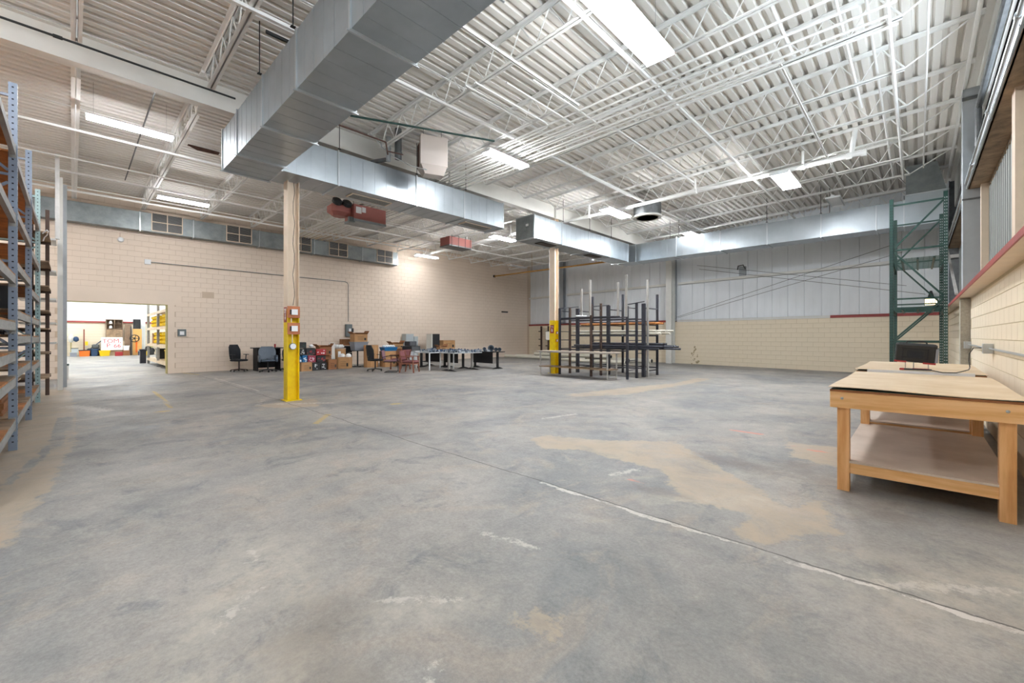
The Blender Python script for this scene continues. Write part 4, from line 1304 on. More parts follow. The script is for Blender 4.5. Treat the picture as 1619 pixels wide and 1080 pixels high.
# brown rack beyond, with white brackets
br = thing('brown_rack', 'narrow brown steel rack with plywood shelves beyond the pale teal post', 'rack', (-15.4, -.5, 0))
for x in (-15.45,):
    for y in (-.42, -1.5):
        MB().box(x - .035, x + .035, y - .035, y + .035, 0, 4.55).build('upright', M['rusty'], br, world=True)
for z in (.5, 1.05, 1.6, 2.0, 2.55, 3.1, 3.75):
    MB().box(-15.5, -14.0, -1.55, -.36, z, z + .03).build('shelf_board', M['boardg'], br, world=True)
    MB().box(-15.5, -15.42, -1.55, -.36, z - .05, z).build('shelf_support', M['rusty'], br, world=True)
    MB().box(-14.05, -13.97, -1.55, -.56, z - .05, z).build('shelf_support', M['rusty'], br, world=True)
for y in (-.62, -1.5):
    MB().box(-14.05, -13.98, y - .035, y + .035, 0, 4.2).build('upright', M['rusty'], br, world=True)
wp = thing('white_rack', 'tall white square rack post with short brackets near the doorway', 'rack post', (-16.6, -.22, 0))
MB().box(-16.66, -16.56, -.27, -.17, 0, 5.7).build('post', M['whitep'], wp, world=True)
for z in (1.0, 1.45, 2.15, 2.8, 3.5, 4.2, 4.9):
    MB()._add([(-16.66, -.20, z), (-16.66, -.24, z), (-16.9, -.22, z + .02), (-16.66, -.22, z + .18)], [(0, 2, 3), (1, 3, 2), (0, 1, 2), (0, 3, 1)]).build('bracket', M['dmetal'], wp, world=True)
for z in (1.25, 1.75, 2.35, 3.05, 3.85):
    MB().box(-16.56, -15.6, -.9, -.28, z, z + .045).build('shelf_arm', M['whitep'], wp, world=True)
tag(MB().box(-17.6, -17.48, -.22, -.1, 0, 5.75).build('white_post', M['grey_wall'], base=(-17.5, -.16, 0)), 'pale grey square post behind the white rack post by the doorway', 'post')
tag(MB().box(-15.9, -15.82, -.3, -.22, 3.93, 6.1).build('hanging_tube', M['bare'], base=(-15.86, -.26, 3.93)), 'grey square tube hanging from the roof between rack and white post', 'tube')

# ================================================================ STEEL STOCK RACK, low table
k3 = [-9.82, -8.42, -7.0]
Yr = [12.85, 13.5, 14.02, 15.1]
rk = thing('steel_stock_rack', 'dark steel stock rack of ladder frames holding tubes and bars, middle of the hall', 'stock rack', (-8.4, 14, 0))
tall = {(0, 0): 2.5, (0, 1): 2.55, (0, 2): 2.55, (0, 3): 3.1, (1, 0): 2.6, (1, 1): 2.65, (1, 2): 2.6, (1, 3): 3.1, (2, 0): 2.45, (2, 1): 2.6, (2, 2): 2.6, (2, 3): 3.0}
for i, x in enumerate(k3):
    for j, y in enumerate(Yr):
        w_ = .055 if j == 2 else .035
        MB().box(x - w_, x + w_, y - w_, y + w_, 0, tall[(i, j)]).build('upright', M['rusty'] if (i, j) in ((1, 0), (1, 1), (0, 1)) else M['steel'], rk, world=True)
    for z in (.3, .62, .98, 1.3, 1.62, 1.95, 2.4):
        MB().bar((x, Yr[0], z), (x, Yr[1], z), .025).build('ladder_rung', M['steel'], rk, world=True)
    for z in (.3, .75, 1.2, 1.75):
        MB().bar((x, Yr[1], z + .1), (x, Yr[2], z + .1), .025).build('ladder_rung', M['steel'], rk, world=True)
    for z in (.2, .95, 1.48, 1.85, 2.45):
        MB().bar((x, Yr[2], z), (x, Yr[3], z), .035).build('rack_arm', M['steel'], rk, world=True)
for y, z in ((12.85, 2.08), (13.5, 2.05), (14.02, 2.05), (15.1, 2.0), (14.02, .3), (15.1, .28), (13.5, 1.48), (15.1, 1.46), (14.02, 1.46), (12.85, .95), (15.1, .93)):
    MB().bar((k3[0], y, z), (k3[2], y, z), .03, .04).build('long_rail', M['steel'], rk, world=True)
for i in (0, 1, 2):
    MB().bar((k3[i] - .02, 12.85, 2.5), (k3[i] - .02, 14.1, 2.62 if i != 2 else 2.68), .03).build('top_rail', M['steel'], rk, world=True)
# tall bare tubes standing in it
for x, y, z0, z1, lab in [(-8.42, 12.79, 2.2, 3.45, 'tall bare tube standing above the stock rack, at its middle front upright'), (-7.0, 12.79, 2.1, 3.5, 'tallest bare tube standing above the stock rack, at its right front upright'),
                          (-9.0, 13.1, 2.1, 3.2, 'bare tube standing above the left part of the stock rack'), (-7.6, 13.3, 2.1, 3.35, 'bare tube standing between middle and right frames of the stock rack'),
                          (-6.9, 14.12, 0, 3.45, 'thin bare tube standing at the right rear frame of the stock rack')]:
    tag(MB().box(x - .032, x + .032, y - .032, y + .032, z0, z1).build('square_tube', M['bare'], base=(x, y, z0)), lab, 'tube')


def stock(name, label, x0, x1, y0, n, z, r, m, rows=4, jit=.25):
    t = thing(name, label, 'metal stock', (x0, y0, z))
    for i in range(n):
        yy = y0 + (i % rows) * r * 2.3; zz = z + r + (i // rows) * r * 2.02
        a, b_ = x0 + random.uniform(0, jit), x1 - random.uniform(0, jit)
        MB().tube((a, yy, zz), (b_, yy, zz), r, 6).build('bar', m, t, world=True)
    return t


stock('steel_bar_bundle', 'long black steel bars on the lower arms of the stock rack, front side', -10.1, -5.6, 13.56, 9, .99, .036, M['steel'], 5, .9)
stock('steel_bar_bundle', 'black square bars on the lower arms of the stock rack, rear side', -9.6, -6.1, 14.2, 21, .97, .04, M['steel'], 9, .6)
stock('white_tube_bundle', 'bundle of long white tubes on the middle arms of the stock rack', -10.3, -6.3, 14.2, 16, 1.5, .045, M['pvc'], 8, .8)
stock('rusty_angle_bundle', 'orange brown timber lengths on the upper arms of the stock rack', -9.9, -6.6, 14.25, 8, 1.87, .045, M['osb'], 8, .4)
stock('steel_bar_bundle', 'dark flat bars lying across the top rails of the stock rack', -10.0, -7.4, 12.9, 6, 2.11, .02, M['steel'], 6, .4)
tag(MB().tube((-9.0, 12.75, 2.185), (-8.85, 13.2, 2.185), .03, 8).build('white_roll', M['white'], base=(-9, 12.75, 2.13)), 'short white roll lying on the top rail of the stock rack', 'roll')
lt = thing('low_table', 'long low shelf table with thin steel legs in front of the stock rack', 'table', (-8.75, 12.4, 0))
MB().box(-10.3, -7.15, 12.05, 12.72, .88, .91).build('table_top', mat('pale_grey_table_top', '#b5aaa0', .6, 0, .15, 3), lt, world=True)
MB().box(-10.2, -7.25, 12.07, 12.7, .32, .345).build('lower_shelf', M['boardg'], lt, world=True)
for x in (-10.15, -7.3):
    for y in (12.1, 12.67):
        MB().box(x - .018, x + .018, y - .018, y + .018, 0, .88).build('leg', M['bare'], lt, world=True)
MB().bar((-10.2, 12.08, .87), (-7.2, 12.08, .87), .02, .03).bar((-10.2, 12.69, .87), (-7.2, 12.69, .87), .02, .03).build('edge_rail', M['bare'], lt, world=True)
# big pipes on the floor along the back
for x0, y0, x1, y1, z, r, lab in [(-20.4, 20.6, -13.6, 20.2, .11, .11, 'long cream plastic pipe lying on the floor at the back wall, nearest one'), (-19.8, 21.0, -11.3, 20.9, .12, .12, 'long cream plastic pipe on the floor behind the nearest one'),
                                  (-18.8, 21.35, -10.2, 21.35, .12, .12, 'rearmost cream plastic pipe on the floor at the back wall'), (-17.9, 20.78, -12.2, 20.6, .31, .10, 'cream plastic pipe lying on top of the other floor pipes'),
                                  (-14.3, 19.75, -10.9, 19.85, .09, .09, 'short cream plastic pipe end on the floor left of the far column')]:
    tag(MB().tube((x0, y0, z), (x1, y1, z), r, 14).mi(1).tube((x1, y1, z), (x1 + .004, y1, z), r * .86, 14).build('plastic_pipe', [M['pvc'], M['hole']], base=(x0, y0, z), smooth=True), lab, 'pipe')
# ================================================================ THINGS ALONG THE LEFT WALL


def crate(name, label, x, y0, y1, z0, z1, m, d=.34, rz=0, logo=None, cat='drink crate', lid=True):
    """front face at x (towards +x)"""
    t = thing(name, label, cat, (x - d / 2, (y0 + y1) / 2, z0), rz)
    w, h = (y1 - y0) / 2 - .008, z1 - z0 - .006
    MB().cushion(-d / 2, d / 2, -w, w, 0, h, .012).build('shell', m, t)
    if logo:
        k = MB()
        random.seed(len(label))
        for i in range(7):
            a = random.uniform(-w + .03, w - .09); b = random.uniform(.04, h - .07)
            k.box(d / 2, d / 2 + .003, a, a + random.uniform(.02, .08), b, b + random.uniform(.015, .04))
        k.build('print', logo, t)
    return t


def carton(name, label, x, y0, y1, z0, z1, m=None, d=.4, rz=0, open_=False, marks=True, cat='box'):
    t = thing(name, label, cat, (x - d / 2, (y0 + y1) / 2, z0), rz)
    w, h = (y1 - y0) / 2, z1 - z0
    m = m or M['card']
    e = .006
    k = MB().box(-d / 2, d / 2, -w, w, 0, e).box(-d / 2, -d / 2 + e, -w, w, e, h).box(d / 2 - e, d / 2, -w, w, e, h).box(-d / 2, d / 2, -w, -w + e, e, h).box(-d / 2, d / 2, w - e, w, e, h)
    k.build('carton_body', m, t)
    if open_:
        for s, a in ((-1, R(50)), (1, R(35))):
            mx = Matrix.Translation((0, s * w, h)) @ Matrix.Rotation(-s * a, 4, 'X')
            MB().box(-d / 2, d / 2, -.002, .003, 0, min(w, .18), mx).build('flap', M['card2'], t)
        for s in (-1, 1):
            mx = Matrix.Translation((s * d / 2, 0, h)) @ Matrix.Rotation(s * R(60), 4, 'Y')
            MB().box(-.002, .003, -w, w, 0, .12, mx).build('flap', M['card2'], t)
    else:
        MB().box(-d / 2, d / 2, -w, 0 - .002, h, h + .005).box(-d / 2, d / 2, .002, w, h, h + .005).build('flap', m, t)
        MB().box(-d / 2, d / 2 + .002, -.025, .025, h + .005, h + .007).build('packing_tape', M['hard'], t)
    if marks:
        k = MB()
        for i in range(3):
            k.box(d / 2, d / 2 + .002, -w * .5, w * .4, h * (.25 + .18 * i), h * (.25 + .18 * i) + .012)
        k.box(d / 2, d / 2 + .002, w * .5, w * .8, h * .2, h * .5)
        k.build('print', M['inkb'], t)
    return t


Wh = M['white']
crate('drink_crate', 'dark crate on the floor under the blue bottle pack', -18.4, 6.27, 6.55, 0, .30, M['black'])
crate('drink_crate', 'black printed drinks box on the floor right of the small brown carton', -18.3, 6.96, 7.32, 0, .33, M['black'], logo=Wh)
crate('drink_crate', 'narrow black drinks box on the floor beside the brown carton pile', -18.38, 7.34, 7.62, 0, .33, M['black'], logo=Wh)
crate('drink_crate', 'dark crate hidden behind the small brown carton', -18.65, 6.57, 6.94, 0, .33, M['black'])
carton('cardboard_box', 'small brown carton on the floor in front of the drinks packs', -18.2, 6.5, 6.93, 0, .36, d=.35)
t = thing('bottle_pack', 'blue wrapped pack of water bottles, left end of the drinks pile', 'bottle pack', (-18.57, 6.44, .31))
for i in range(3):
    for j in range(3):
        MB().lathe([(.05, 0), (.055, .02), (.055, .22), (.02, .29), (.02, .31)], (-.11 + i * .11, -.11 + j * .11, 0), 8).build('bottle', M['bluep'], t, smooth=True)
        MB().box(-.09 + i * .11 + .033, -.09 + i * .11 + .037, -.14 + j * .11, -.08 + j * .11, .08, .16).build('bottle_label', Wh, t)
tag(MB().lathe([(.01, 0), (.09, .02), (.09, .05), (.05, .09)], n=12).build('white_dish', Wh), 'small white rounded dish lying on the blue bottle pack', 'dish').location = (-18.5, 6.42, .622)
crate('bottle_pack', 'blue and white pack of cans beside the blue water bottles', -18.42, 6.62, 6.83, .34, .66, M['bluep'], logo=Wh, cat='drink pack')
crate('bottle_pack', 'pinkish red drinks pack in the middle of the pile', -18.4, 6.84, 7.17, .34, .64, M['pink'], logo=Wh, cat='drink pack')
crate('bottle_pack', 'black drinks pack with coloured print below the red crate', -18.4, 7.19, 7.58, .34, .62, M['black'], logo=M['redp'], cat='drink pack')
crate('bottle_pack', 'black pack with white rings on top of the blue packs', -18.45, 6.36, 6.76, .665, .93, M['black'], logo=Wh, cat='drink pack')
crate('bottle_pack', 'black and red drinks pack left of the red crate', -18.45, 6.78, 7.17, .66, .95, M['black'], logo=M['redp'], cat='drink pack')
crate('drink_crate', 'red crate on top of the drinks pile beside the torn carton', -18.45, 7.19, 7.62, .63, .90, M['redp'], logo=Wh)
t = crate('drink_crate', 'black open basket on the very top of the drinks pile', -18.5, 6.4, 6.82, .94, 1.2, M['black'], logo=M['green'], d=.3)
tag(MB().lathe([(.0, 0), (.07, .03), (.09, .08), (.05, .13), (.0, .14)], n=10).build('white_bag', Wh, smooth=True), 'small white ball lying on the black and red pack', 'bag').location = (-18.62, 7.05, .955)
carton('cardboard_box', 'plain carton under the torn open carton', -18.95, 7.66, 8.05, 0, .58, M['card2'], d=.5)
carton('cardboard_box', 'torn open brown carton with ragged flaps above the drinks packs', -18.85, 7.5, 8.02, .6, .98, M['card2'], d=.45, open_=True)
carton('cardboard_box', 'low brown carton on the floor left of the large printed carton', -18.4, 7.68, 8.06, 0, .42, M['card2'], d=.4)
wb2 = MB().box(-.02, .0, -.11, .13, 0, 1.16, Matrix.Rotation(R(-4), 4, 'Y')).build('white_board', M['offw'])
tag(wb2, 'narrow white board leaning between the torn carton and the fibre drum', 'board'); wb2.location = (-19.12, 8.17, .0)
t = thing('fibre_drum', 'round brown fibre drum with a paper label, filled with white bags', 'drum', (-19.5, 8.62, 0))
MB().lathe([(.31, 0), (.31, .90), (.29, .90), (.29, .1)], n=22).build('drum_body', M['card'], t, smooth=True)
MB().lathe([(.318, .86), (.318, .89)], n=22).build('rim_band', M['bare'], t)
MB().box(.29, .325, -.16, -.04, .45, .75).build('paper_label', Wh, t)
t = thing('white_bag_heap', 'crumpled white plastic bags filling the fibre drum', 'bags', (-19.5, 8.62, .905))
for i in range(6):
    a = i * 1.05
    MB().lathe([(.02, 0), (.09, .02), (.1, .08), (.05, .14), (0, .16)], (math.cos(a) * .15, math.sin(a) * .15, 0), 7).build('bag', Wh, t, smooth=True)
carton('cardboard_box', 'large printed brown carton at the front of the pile with white domes on it', -18.36, 8.28, 8.78, 0, .50, d=.56, rz=-38)
for i, (x, y) in enumerate(((-18.72, 8.44), (-18.53, 8.64))):
    o = MB().lathe([(.12, 0), (.13, .05), (.11, .11), (.06, .15), (0, .16)], n=14).build('white_dome', Wh, smooth=True)
    o.location = (x, y, .51)
    tag(o, ['white plastic dome on the large printed carton, left one', 'white plastic dome on the large printed carton, right one'][i], 'dome')
for i in range(3):
    crate('storage_tote', ['black tote on the floor behind the fibre drum', 'black tote, second of the stack behind the fibre drum', 'black tote, top of the stack behind the fibre drum'][i], -19.85, 8.95, 9.45, i * .33, i * .33 + .32, M['black'], d=.4, cat='tote')
carton('cardboard_box', 'carton with a black arrow on top of the black tote stack', -19.87, 8.98, 9.41, 1.0, 1.3, M['card2'], d=.35)
t = thing('bar_table', 'black pedestal table carrying a grey tub', 'table', (-19.3, 9.45, 0))
MB().box(-.33, .33, -.33, .33, .74, .765).build('table_top', M['blackm'], t)
MB().tube((0, 0, .02), (0, 0, .74), .035, 10).build('pedestal', M['black'], t)
MB().box(-.28, .28, -.03, .03, 0, .03).box(-.03, .03, -.28, .28, 0, .03).build('cross_foot', M['black'], t)
t = thing('plastic_tub', 'grey plastic tub standing on the black pedestal table', 'tub', (-19.28, 9.5, .767))
MB()._add([(-.22, -.29, 0), (.22, -.29, 0), (.22, .29, 0), (-.22, .29, 0), (-.27, -.35, .40), (.27, -.35, .40), (.27, .35, .40), (-.27, .35, .40)],
          [(0, 1, 2, 3), (4, 7, 6, 5), (0, 4, 5, 1), (1, 5, 6, 2), (2, 6, 7, 3), (3, 7, 4, 0)]).build('tub_body', M['greypl'], t)
MB().box(-.29, .29, -.37, .37, .385, .41).build('tub_rim', M['greypl'], t)
carton('cardboard_box', 'open brown carton on top of the grey tub', -19.05, 9.17, 9.82, 1.18, 1.55, d=.45, open_=True)
t = thing('tall_carton', 'tall plain orange brown cardboard tube box behind the black office chair', 'box', (-18.5, 9.72, 0))
MB().lathe([(.33, 0), (.33, 1.03), (.31, 1.03), (.31, .9)], n=12).build('carton_body', M['card'], t)
MB().box(-.2, .2, -.2, .2, .86, .9).build('packing_sheet', M['greypl'], t)

# desks, tables and things on them


def tdesk(label, x0, x1, y0, y1, m_top, panel_y=None, legs='tee', h=.76):
    t = thing('desk', label, 'table', ((x0 + x1) / 2, (y0 + y1) / 2, 0))
    MB().box(x0, x1, y0, y1, h - .03, h).build('table_top', m_top, t, world=True)
    if legs == 'white':
        for x in (x0 + .06, x1 - .06):
            for y in (y0 + .06, y1 - .06):
                MB().tube((x, y, 0), (x, y, h - .03), .03, 8).build('leg', Wh, t, world=True)
    else:
        lm = M['bare'] if legs == 'silver' else M['black']
        along_x = (x1 - x0) > (y1 - y0)
        for e in (0, 1):
            if along_x:
                x = x0 + .12 if e == 0 else x1 - .12; ym = (y0 + y1) / 2
                MB().box(x - .03, x + .03, ym - .05, ym + .05, .05, h - .03).build('leg', lm, t, world=True)
                MB()._add([(x - .03, y0 + .02, 0), (x + .03, y0 + .02, 0), (x + .03, y1 - .02, 0), (x - .03, y1 - .02, 0), (x - .03, ym - .1, .07), (x + .03, ym - .1, .07), (x + .03, ym + .1, .07), (x - .03, ym + .1, .07)],
                          [(0, 1, 2, 3), (4, 7, 6, 5), (0, 4, 5, 1), (1, 5, 6, 2), (2, 6, 7, 3), (3, 7, 4, 0)]).build('foot', M['black'], t, world=True)
            else:
                y = y0 + .12 if e == 0 else y1 - .12; xm = (x0 + x1) / 2
                MB().box(xm - .05, xm + .05, y - .03, y + .03, .05, h - .03).build('leg', lm, t, world=True)
                MB()._add([(x0 + .02, y - .03, 0), (x1 - .02, y - .03, 0), (x1 - .02, y + .03, 0), (x0 + .02, y + .03, 0), (xm - .1, y - .03, .07), (xm + .1, y - .03, .07), (xm + .1, y + .03, .07), (xm - .1, y + .03, .07)],
                          [(0, 1, 2, 3), (4, 7, 6, 5), (0, 4, 5, 1), (1, 5, 6, 2), (2, 6, 7, 3), (3, 7, 4, 0)]).build('foot', M['black'], t, world=True)
    if panel_y is not None:
        MB().box(x0 + .18, x1 - .18, panel_y, panel_y + .015, .24, h - .03).build('modesty_panel', M['blackm'], t, world=True)
    return t


ltop = mat('light_grey_laminate', '#b9bdc0', .45, 0, .05, 3)
tdesk('pale topped table with round white legs in front of the black desks', -15.85, -14.75, 10.35, 11.75, ltop, legs='white')
tdesk('black desk with a black modesty panel behind the white legged table', -17.5, -16.0, 11.85, 12.55, ltop, 11.95)
tdesk('second black panelled desk, right of the first and behind the white legged table', -15.95, -14.65, 11.85, 12.55, ltop, 11.95)
tdesk('table with two silver posts and dark arched feet, nearest the camera', -14.6, -13.55, 10.75, 12.25, ltop, legs='silver')
tdesk('rightmost black desk with a wide modesty panel and arched feet', -15.1, -13.35, 12.75, 13.45, M['blackm'], 12.85)
tdesk('low pale table between the chairs and the grey wall panels', -18.2, -16.6, 10.9, 11.7, ltop)
tdesk('table at the left wall carrying the brown carton', -20.4, -19.2, 13.6, 15.6, ltop, h=.70)
# fittings on the tables
random.seed(11)
protos = []
for i, (kind, mm) in enumerate((('block', 'greypl'), ('cup', 'vinyl'), ('tray', 'greyp'), ('clip', 'navy'))):
    if kind == 'block':
        me = MB().cushion(-.05, .05, -.07, .07, 0, .09, .012).mesh('metal_fitting', M[mm])
    elif kind == 'cup':
        me = MB().lathe([(.05, 0), (.055, .09), (.04, .09), (.035, .03)], n=10).mesh('metal_fitting', M[mm])
    elif kind == 'tray':
        me = MB().box(-.06, .06, -.09, .09, 0, .015).box(-.06, -.05, -.09, .09, .015, .06).box(.05, .06, -.09, .09, .015, .06).mesh('metal_fitting', M[mm])
    else:
        me = MB().bar((-.05, 0, .01), (.02, 0, .12), .03).bar((.02, 0, .12), (.06, 0, .02), .02).mesh('metal_fitting', M[mm])
    protos.append(me)
cells = []
for (x0, x1, y0, y1, where) in ((-15.75, -14.85, 10.45, 11.7, 'white legged table'), (-14.55, -13.6, 10.85, 12.2, 'table with silver posts'), (-17.3, -16.6, 11.95, 12.5, 'first black panelled desk'), (-15.85, -14.7, 11.95, 12.5, 'second black panelled desk'), (-14.95, -13.6, 12.78, 13.08, 'rightmost black desk')):
    nx = int((x1 - x0) / .14); ny = int((y1 - y0) / .16)
    for i in range(nx):
        for j in range(ny):
            cells.append((x0 + (i + .5) * (x1 - x0) / nx, y0 + (j + .5) * (y1 - y0) / ny, where))
for n_, (x, y, where) in enumerate(cells):
    q = random.randrange(4)
    o = bpy.data.objects.new('metal_fitting', protos[q]); COL.objects.link(o)
    o.location = (x, y, .761); o.rotation_euler = (0, 0, random.uniform(0, 3))
    w = ['grey square metal fitting', 'dark round cup fitting', 'pale open tray', 'bent blue clip'][q]
    tag(o, '%s among the small parts on the %s' % (w, where), 'fitting', '%ss on the %s' % (w, where))
for i, (x, y, r_) in enumerate(((-14.05, 13.25, .14), (-14.6, 13.35, .085), (-13.83, 13.35, .085), (-13.6, 13.35, .085))):
    o = MB().lathe([(r_, -.06), (r_, .06), (r_ * .6, .06), (r_ * .6, -.06)], n=16).build('cable_coil', M['vinyl'], smooth=True)
    o.location = (x, y, .905 if i == 0 else .85); o.rotation_euler = (R(90), 0, R(40))
    tag(o, ['largest dark coil standing upright on the rightmost desk', 'small upright coil, left one of three at the back of the rightmost desk', 'small upright coil, middle one of three at the back of the rightmost desk', 'small upright coil at the right end of the rightmost desk'][i], 'coil')
for i, (x0, x1, y0, y1, z1, mm, lab) in enumerate([(-17.9, -17.1, 11.0, 11.5, .98, 'black', 'wide black printer like box on the low pale table'),
                                                   (-17.85, -17.4, 11.1, 11.5, 1.2, 'steel', 'small dark drawer unit on top of the wide black box')]):
    z0 = .761 if i == 0 else .985
    t = thing('office_machine', lab, 'machine', ((x0 + x1) / 2, (y0 + y1) / 2, z0))
    MB().cushion(x0, x1, y0, y1, z0, z1, .015).build('casing', M[mm], t, world=True)
    k = MB()
    for q in range(3):
        k.box(x1, x1 + .006, y0 + .04, y1 - .04, z0 + .03 + q * .06, z0 + .065 + q * .06)
    k.build('drawer_front', M['dmetal'], t, world=True)
for nm, lab, x, y0, y1, z1 in [('grey_cabinet', 'taller pale grey metal cabinet against the left wall behind the chairs', -20.4, 12.78, 13.28, 1.57), ('grey_cabinet', 'shorter pale grey metal cabinet beside the taller one', -20.4, 13.30, 13.56, 1.43)]:
    t = thing(nm, lab, 'cabinet', (x - .2, (y0 + y1) / 2, 0))
    MB().box(x - .4, x, y0, y1, 0, z1).build('cabinet_body', M['greyp'], t, world=True)
    MB().box(x, x + .015, y0 + .01, y1 - .01, .05, z1 - .02).build('door', M['greyp'], t, world=True)
    MB().box(x + .015, x + .03, y1 - .07, y1 - .05, .8, .95).build('handle', M['inkb'], t, world=True)
t = thing('equipment_tower', 'tall black tower with a white side standing on the table at the left wall', 'tower', (-19.7, 14.1, .705))
MB().box(-19.95, -19.45, 13.88, 14.36, .705, 1.57).build('tower_front', M['black'], t, world=True)
MB().box(-19.95, -19.45, 13.82, 13.875, .705, 1.57).build('side_panel', M['offw'], t, world=True)
carton('cardboard_box', 'brown open carton on the table at the left wall right of the black tower', -19.5, 14.66, 15.5, .705, 1.2, d=.5, open_=False)
carton('cardboard_box', 'small brown carton lying open on the desks in front of the larger carton', -16.2, 12.0, 12.35, .765, .93, d=.3, open_=True)
t = thing('storage_bin', 'blue bin full of white bags behind the black office chair', 'bin', (-18.2, 10.45, .75))
MB()._add([(-.2, -.3, 0), (.2, -.3, 0), (.2, .3, 0), (-.2, .3, 0), (-.25, -.35, .18), (.25, -.35, .18), (.25, .35, .18), (-.25, .35, .18)],
          [(0, 1, 2, 3), (0, 4, 5, 1), (1, 5, 6, 2), (2, 6, 7, 3), (3, 7, 4, 0), (4, 7, 6, 5)]).build('bin_body', M['bluep'], t)
for i in range(5):
    MB().lathe([(.02, 0), (.09, .02), (.1, .06), (.05, .10), (0, .12)], (0, -.24 + i * .12, .17), 7).build('bag', Wh, t, smooth=True)
carton('cardboard_box', 'brown carton under the blue bin behind the mauve chair', -17.95, 10.12, 10.7, 0, .74, d=.5)
carton('cardboard_box', 'brown carton on the floor supporting the open carton left of the grey cabinets', -18.5, 10.85, 11.45, 0, .84, M['card2'], d=.45)
carton('cardboard_box', 'open brown carton with packing left of the grey cabinets', -18.5, 10.87, 11.43, .85, 1.08, d=.42, open_=True)

# ---------------------------------------------------------------- chairs


def star_base(t, m, h=.42):
    k = MB()
    for i in range(5):
        a = i * 2 * math.pi / 5 + .3
        k.bar((0, 0, .10), (math.cos(a) * .30, math.sin(a) * .30, .065), .04, .03)
    k.build('star_base', m, t)
    for i in range(5):
        a = i * 2 * math.pi / 5 + .3
        x, y = math.cos(a) * .30, math.sin(a) * .30
        MB().tube((x - .012, y - .02, .03), (x + .012, y + .02, .03), .03, 8).build('caster', M['black'], t)
    MB().tube((0, 0, .08), (0, 0, h), .028, 8).build('gas_lift', m, t)


def office_chair(label, x, y, rz, m, back_h=1.08, arms=True, wide=.24, brown=False):
    t = thing('office_chair', label, 'chair', (x, y, 0), rz)
    star_base(t, mat('brown_black_metal', '#3a2b28', .5) if brown else M['black'])
    MB().cushion(-.24, .24, -.24, .24, .42, .50, .03).build('seat', m, t, smooth=True)
    k = MB()
    nx, nz = 6, 6
    vs = []; fs = []
    for i in range(nx + 1):
        for j in range(nz + 1):
            u = i / nx * 2 - 1; v = j / nz
            w = wide * (1 - .55 * max(0, v - .6) ** 2 / .16 * .6) * (.9 + .1 * min(1, v * 3))
            vs.append((u * w, -.25 - .06 * v + .06 * u * u + (-.03 if v > .8 else 0), .50 + v * (back_h - .50)))
    n0 = len(vs)
    vs += [(p[0], p[1] - .04, p[2]) for p in vs]
    for i in range(nx):
        for j in range(nz):
            a = i * (nz + 1) + j
            fs += [(a, a + 1, a + nz + 2, a + nz + 1), (n0 + a, n0 + a + nz + 1, n0 + a + nz + 2, n0 + a + 1)]
    for i in range(nx):
        for q in (0, nz):
            a = i * (nz + 1) + q; fs.append((a, a + nz + 1, n0 + a + nz + 1, n0 + a))
    for j in range(nz):
        for q in (0, nx * (nz + 1)):
            a = q + j; fs.append((a, a + 1, n0 + a + 1, n0 + a))
    k._add(vs, fs)
    k.build('backrest', m, t, smooth=True)
    MB().bar((0, -.2, .42), (0, -.33, .62), .06, .03).build('back_support', M['black'], t)
    if arms:
        for s in (-1, 1):
            MB().path([(s * .25, 0, .44), (s * .30, 0, .50), (s * .30, .02, .68)], .018, 6).build('arm_post', M['black'], t)
            MB().cushion(s * .30 - .035, s * .30 + .035, -.12, .16, .68, .705, .01).build('armrest', M['black'], t)
    return t


office_chair('black mesh office chair with brown base, leftmost against the left wall', -20.1, 4.75, -65, M['mesh'], 1.1, brown=True)
office_chair('slate blue vinyl tub swivel chair left of the near yellow column', -19.0, 5.5, -100, M['vinyl'], 1.02, arms=False, wide=.31)
office_chair('high backed black office chair among the cartons, centre of the wall row', -16.3, 8.75, 5, M['mesh'], 1.08, arms=True)
office_chair('black office chair mostly hidden behind the near yellow column', -19.25, 6.35, 250, M['mesh'], .95, arms=True)
t = thing('small_desk', 'dark desk with black top behind the slate blue chair', 'desk', (-19.85, 5.7, 0))
MB().box(-20.3, -19.5, 5.2, 6.25, .93, .97).build('table_top', M['blackm'], t, world=True)
MB().box(-20.2, -19.6, 5.28, 5.32, 0, .93).box(-20.2, -19.6, 6.12, 6.16, 0, .93).box(-20.2, -20.16, 5.32, 6.12, .1, .93).build('desk_side', M['blackm'], t, world=True)
tag(MB().tube((-19.62, 5.95, .975), (-19.62, 5.95, 1.12), .035, 8).build('red_canister', M['redp'], base=(-19.62, 5.95, .975)), 'small red canister on the dark desk beside the near column', 'canister')

# tub arms of the vinyl chair
vc = [o for o in bpy.data.objects if o.get('label', '').startswith('slate blue vinyl')][0]
for s in (-1, 1):
    MB().cushion(s * .30 - .04, s * .30 + .04, -.26, .22, .40, .68, .03).build('arm_pad', M['vinyl'], vc, smooth=True)

t = thing('sled_chair', 'mauve upholstered chair on a bent black sled frame', 'chair', (-15.35, 8.95, 0), -42)
MB().cushion(-.26, .26, -.26, .26, .42, .49, .025).build('seat', M['mauve'], t, smooth=True)
MB().cushion(-.24, .24, -.03, .03, 0, .36, .02, Matrix.Translation((-0, -.30, .52)) @ Matrix.Rotation(R(10), 4, 'X')).build('backrest', M['mauve'], t, smooth=True)
for s in (-1, 1):
    x = s * .28
    MB().path([(x, -.34, .84), (x, -.30, .50), (x, -.27, .42), (x, .20, .42), (x, .30, .38), (x, .32, .1), (x, .26, .015), (x, -.22, .015)], .013, 6).build('sled_leg', M['black'], t)
    MB().path([(x, -.30, .60), (x, -.1, .66), (x, .22, .66), (x, .28, .60), (x, .28, .42)], .013, 6).build('arm', M['black'], t)
MB().tube((-.28, -.22, .015), (.28, -.22, .015), .013, 6).build('cross_bar', M['black'], t)


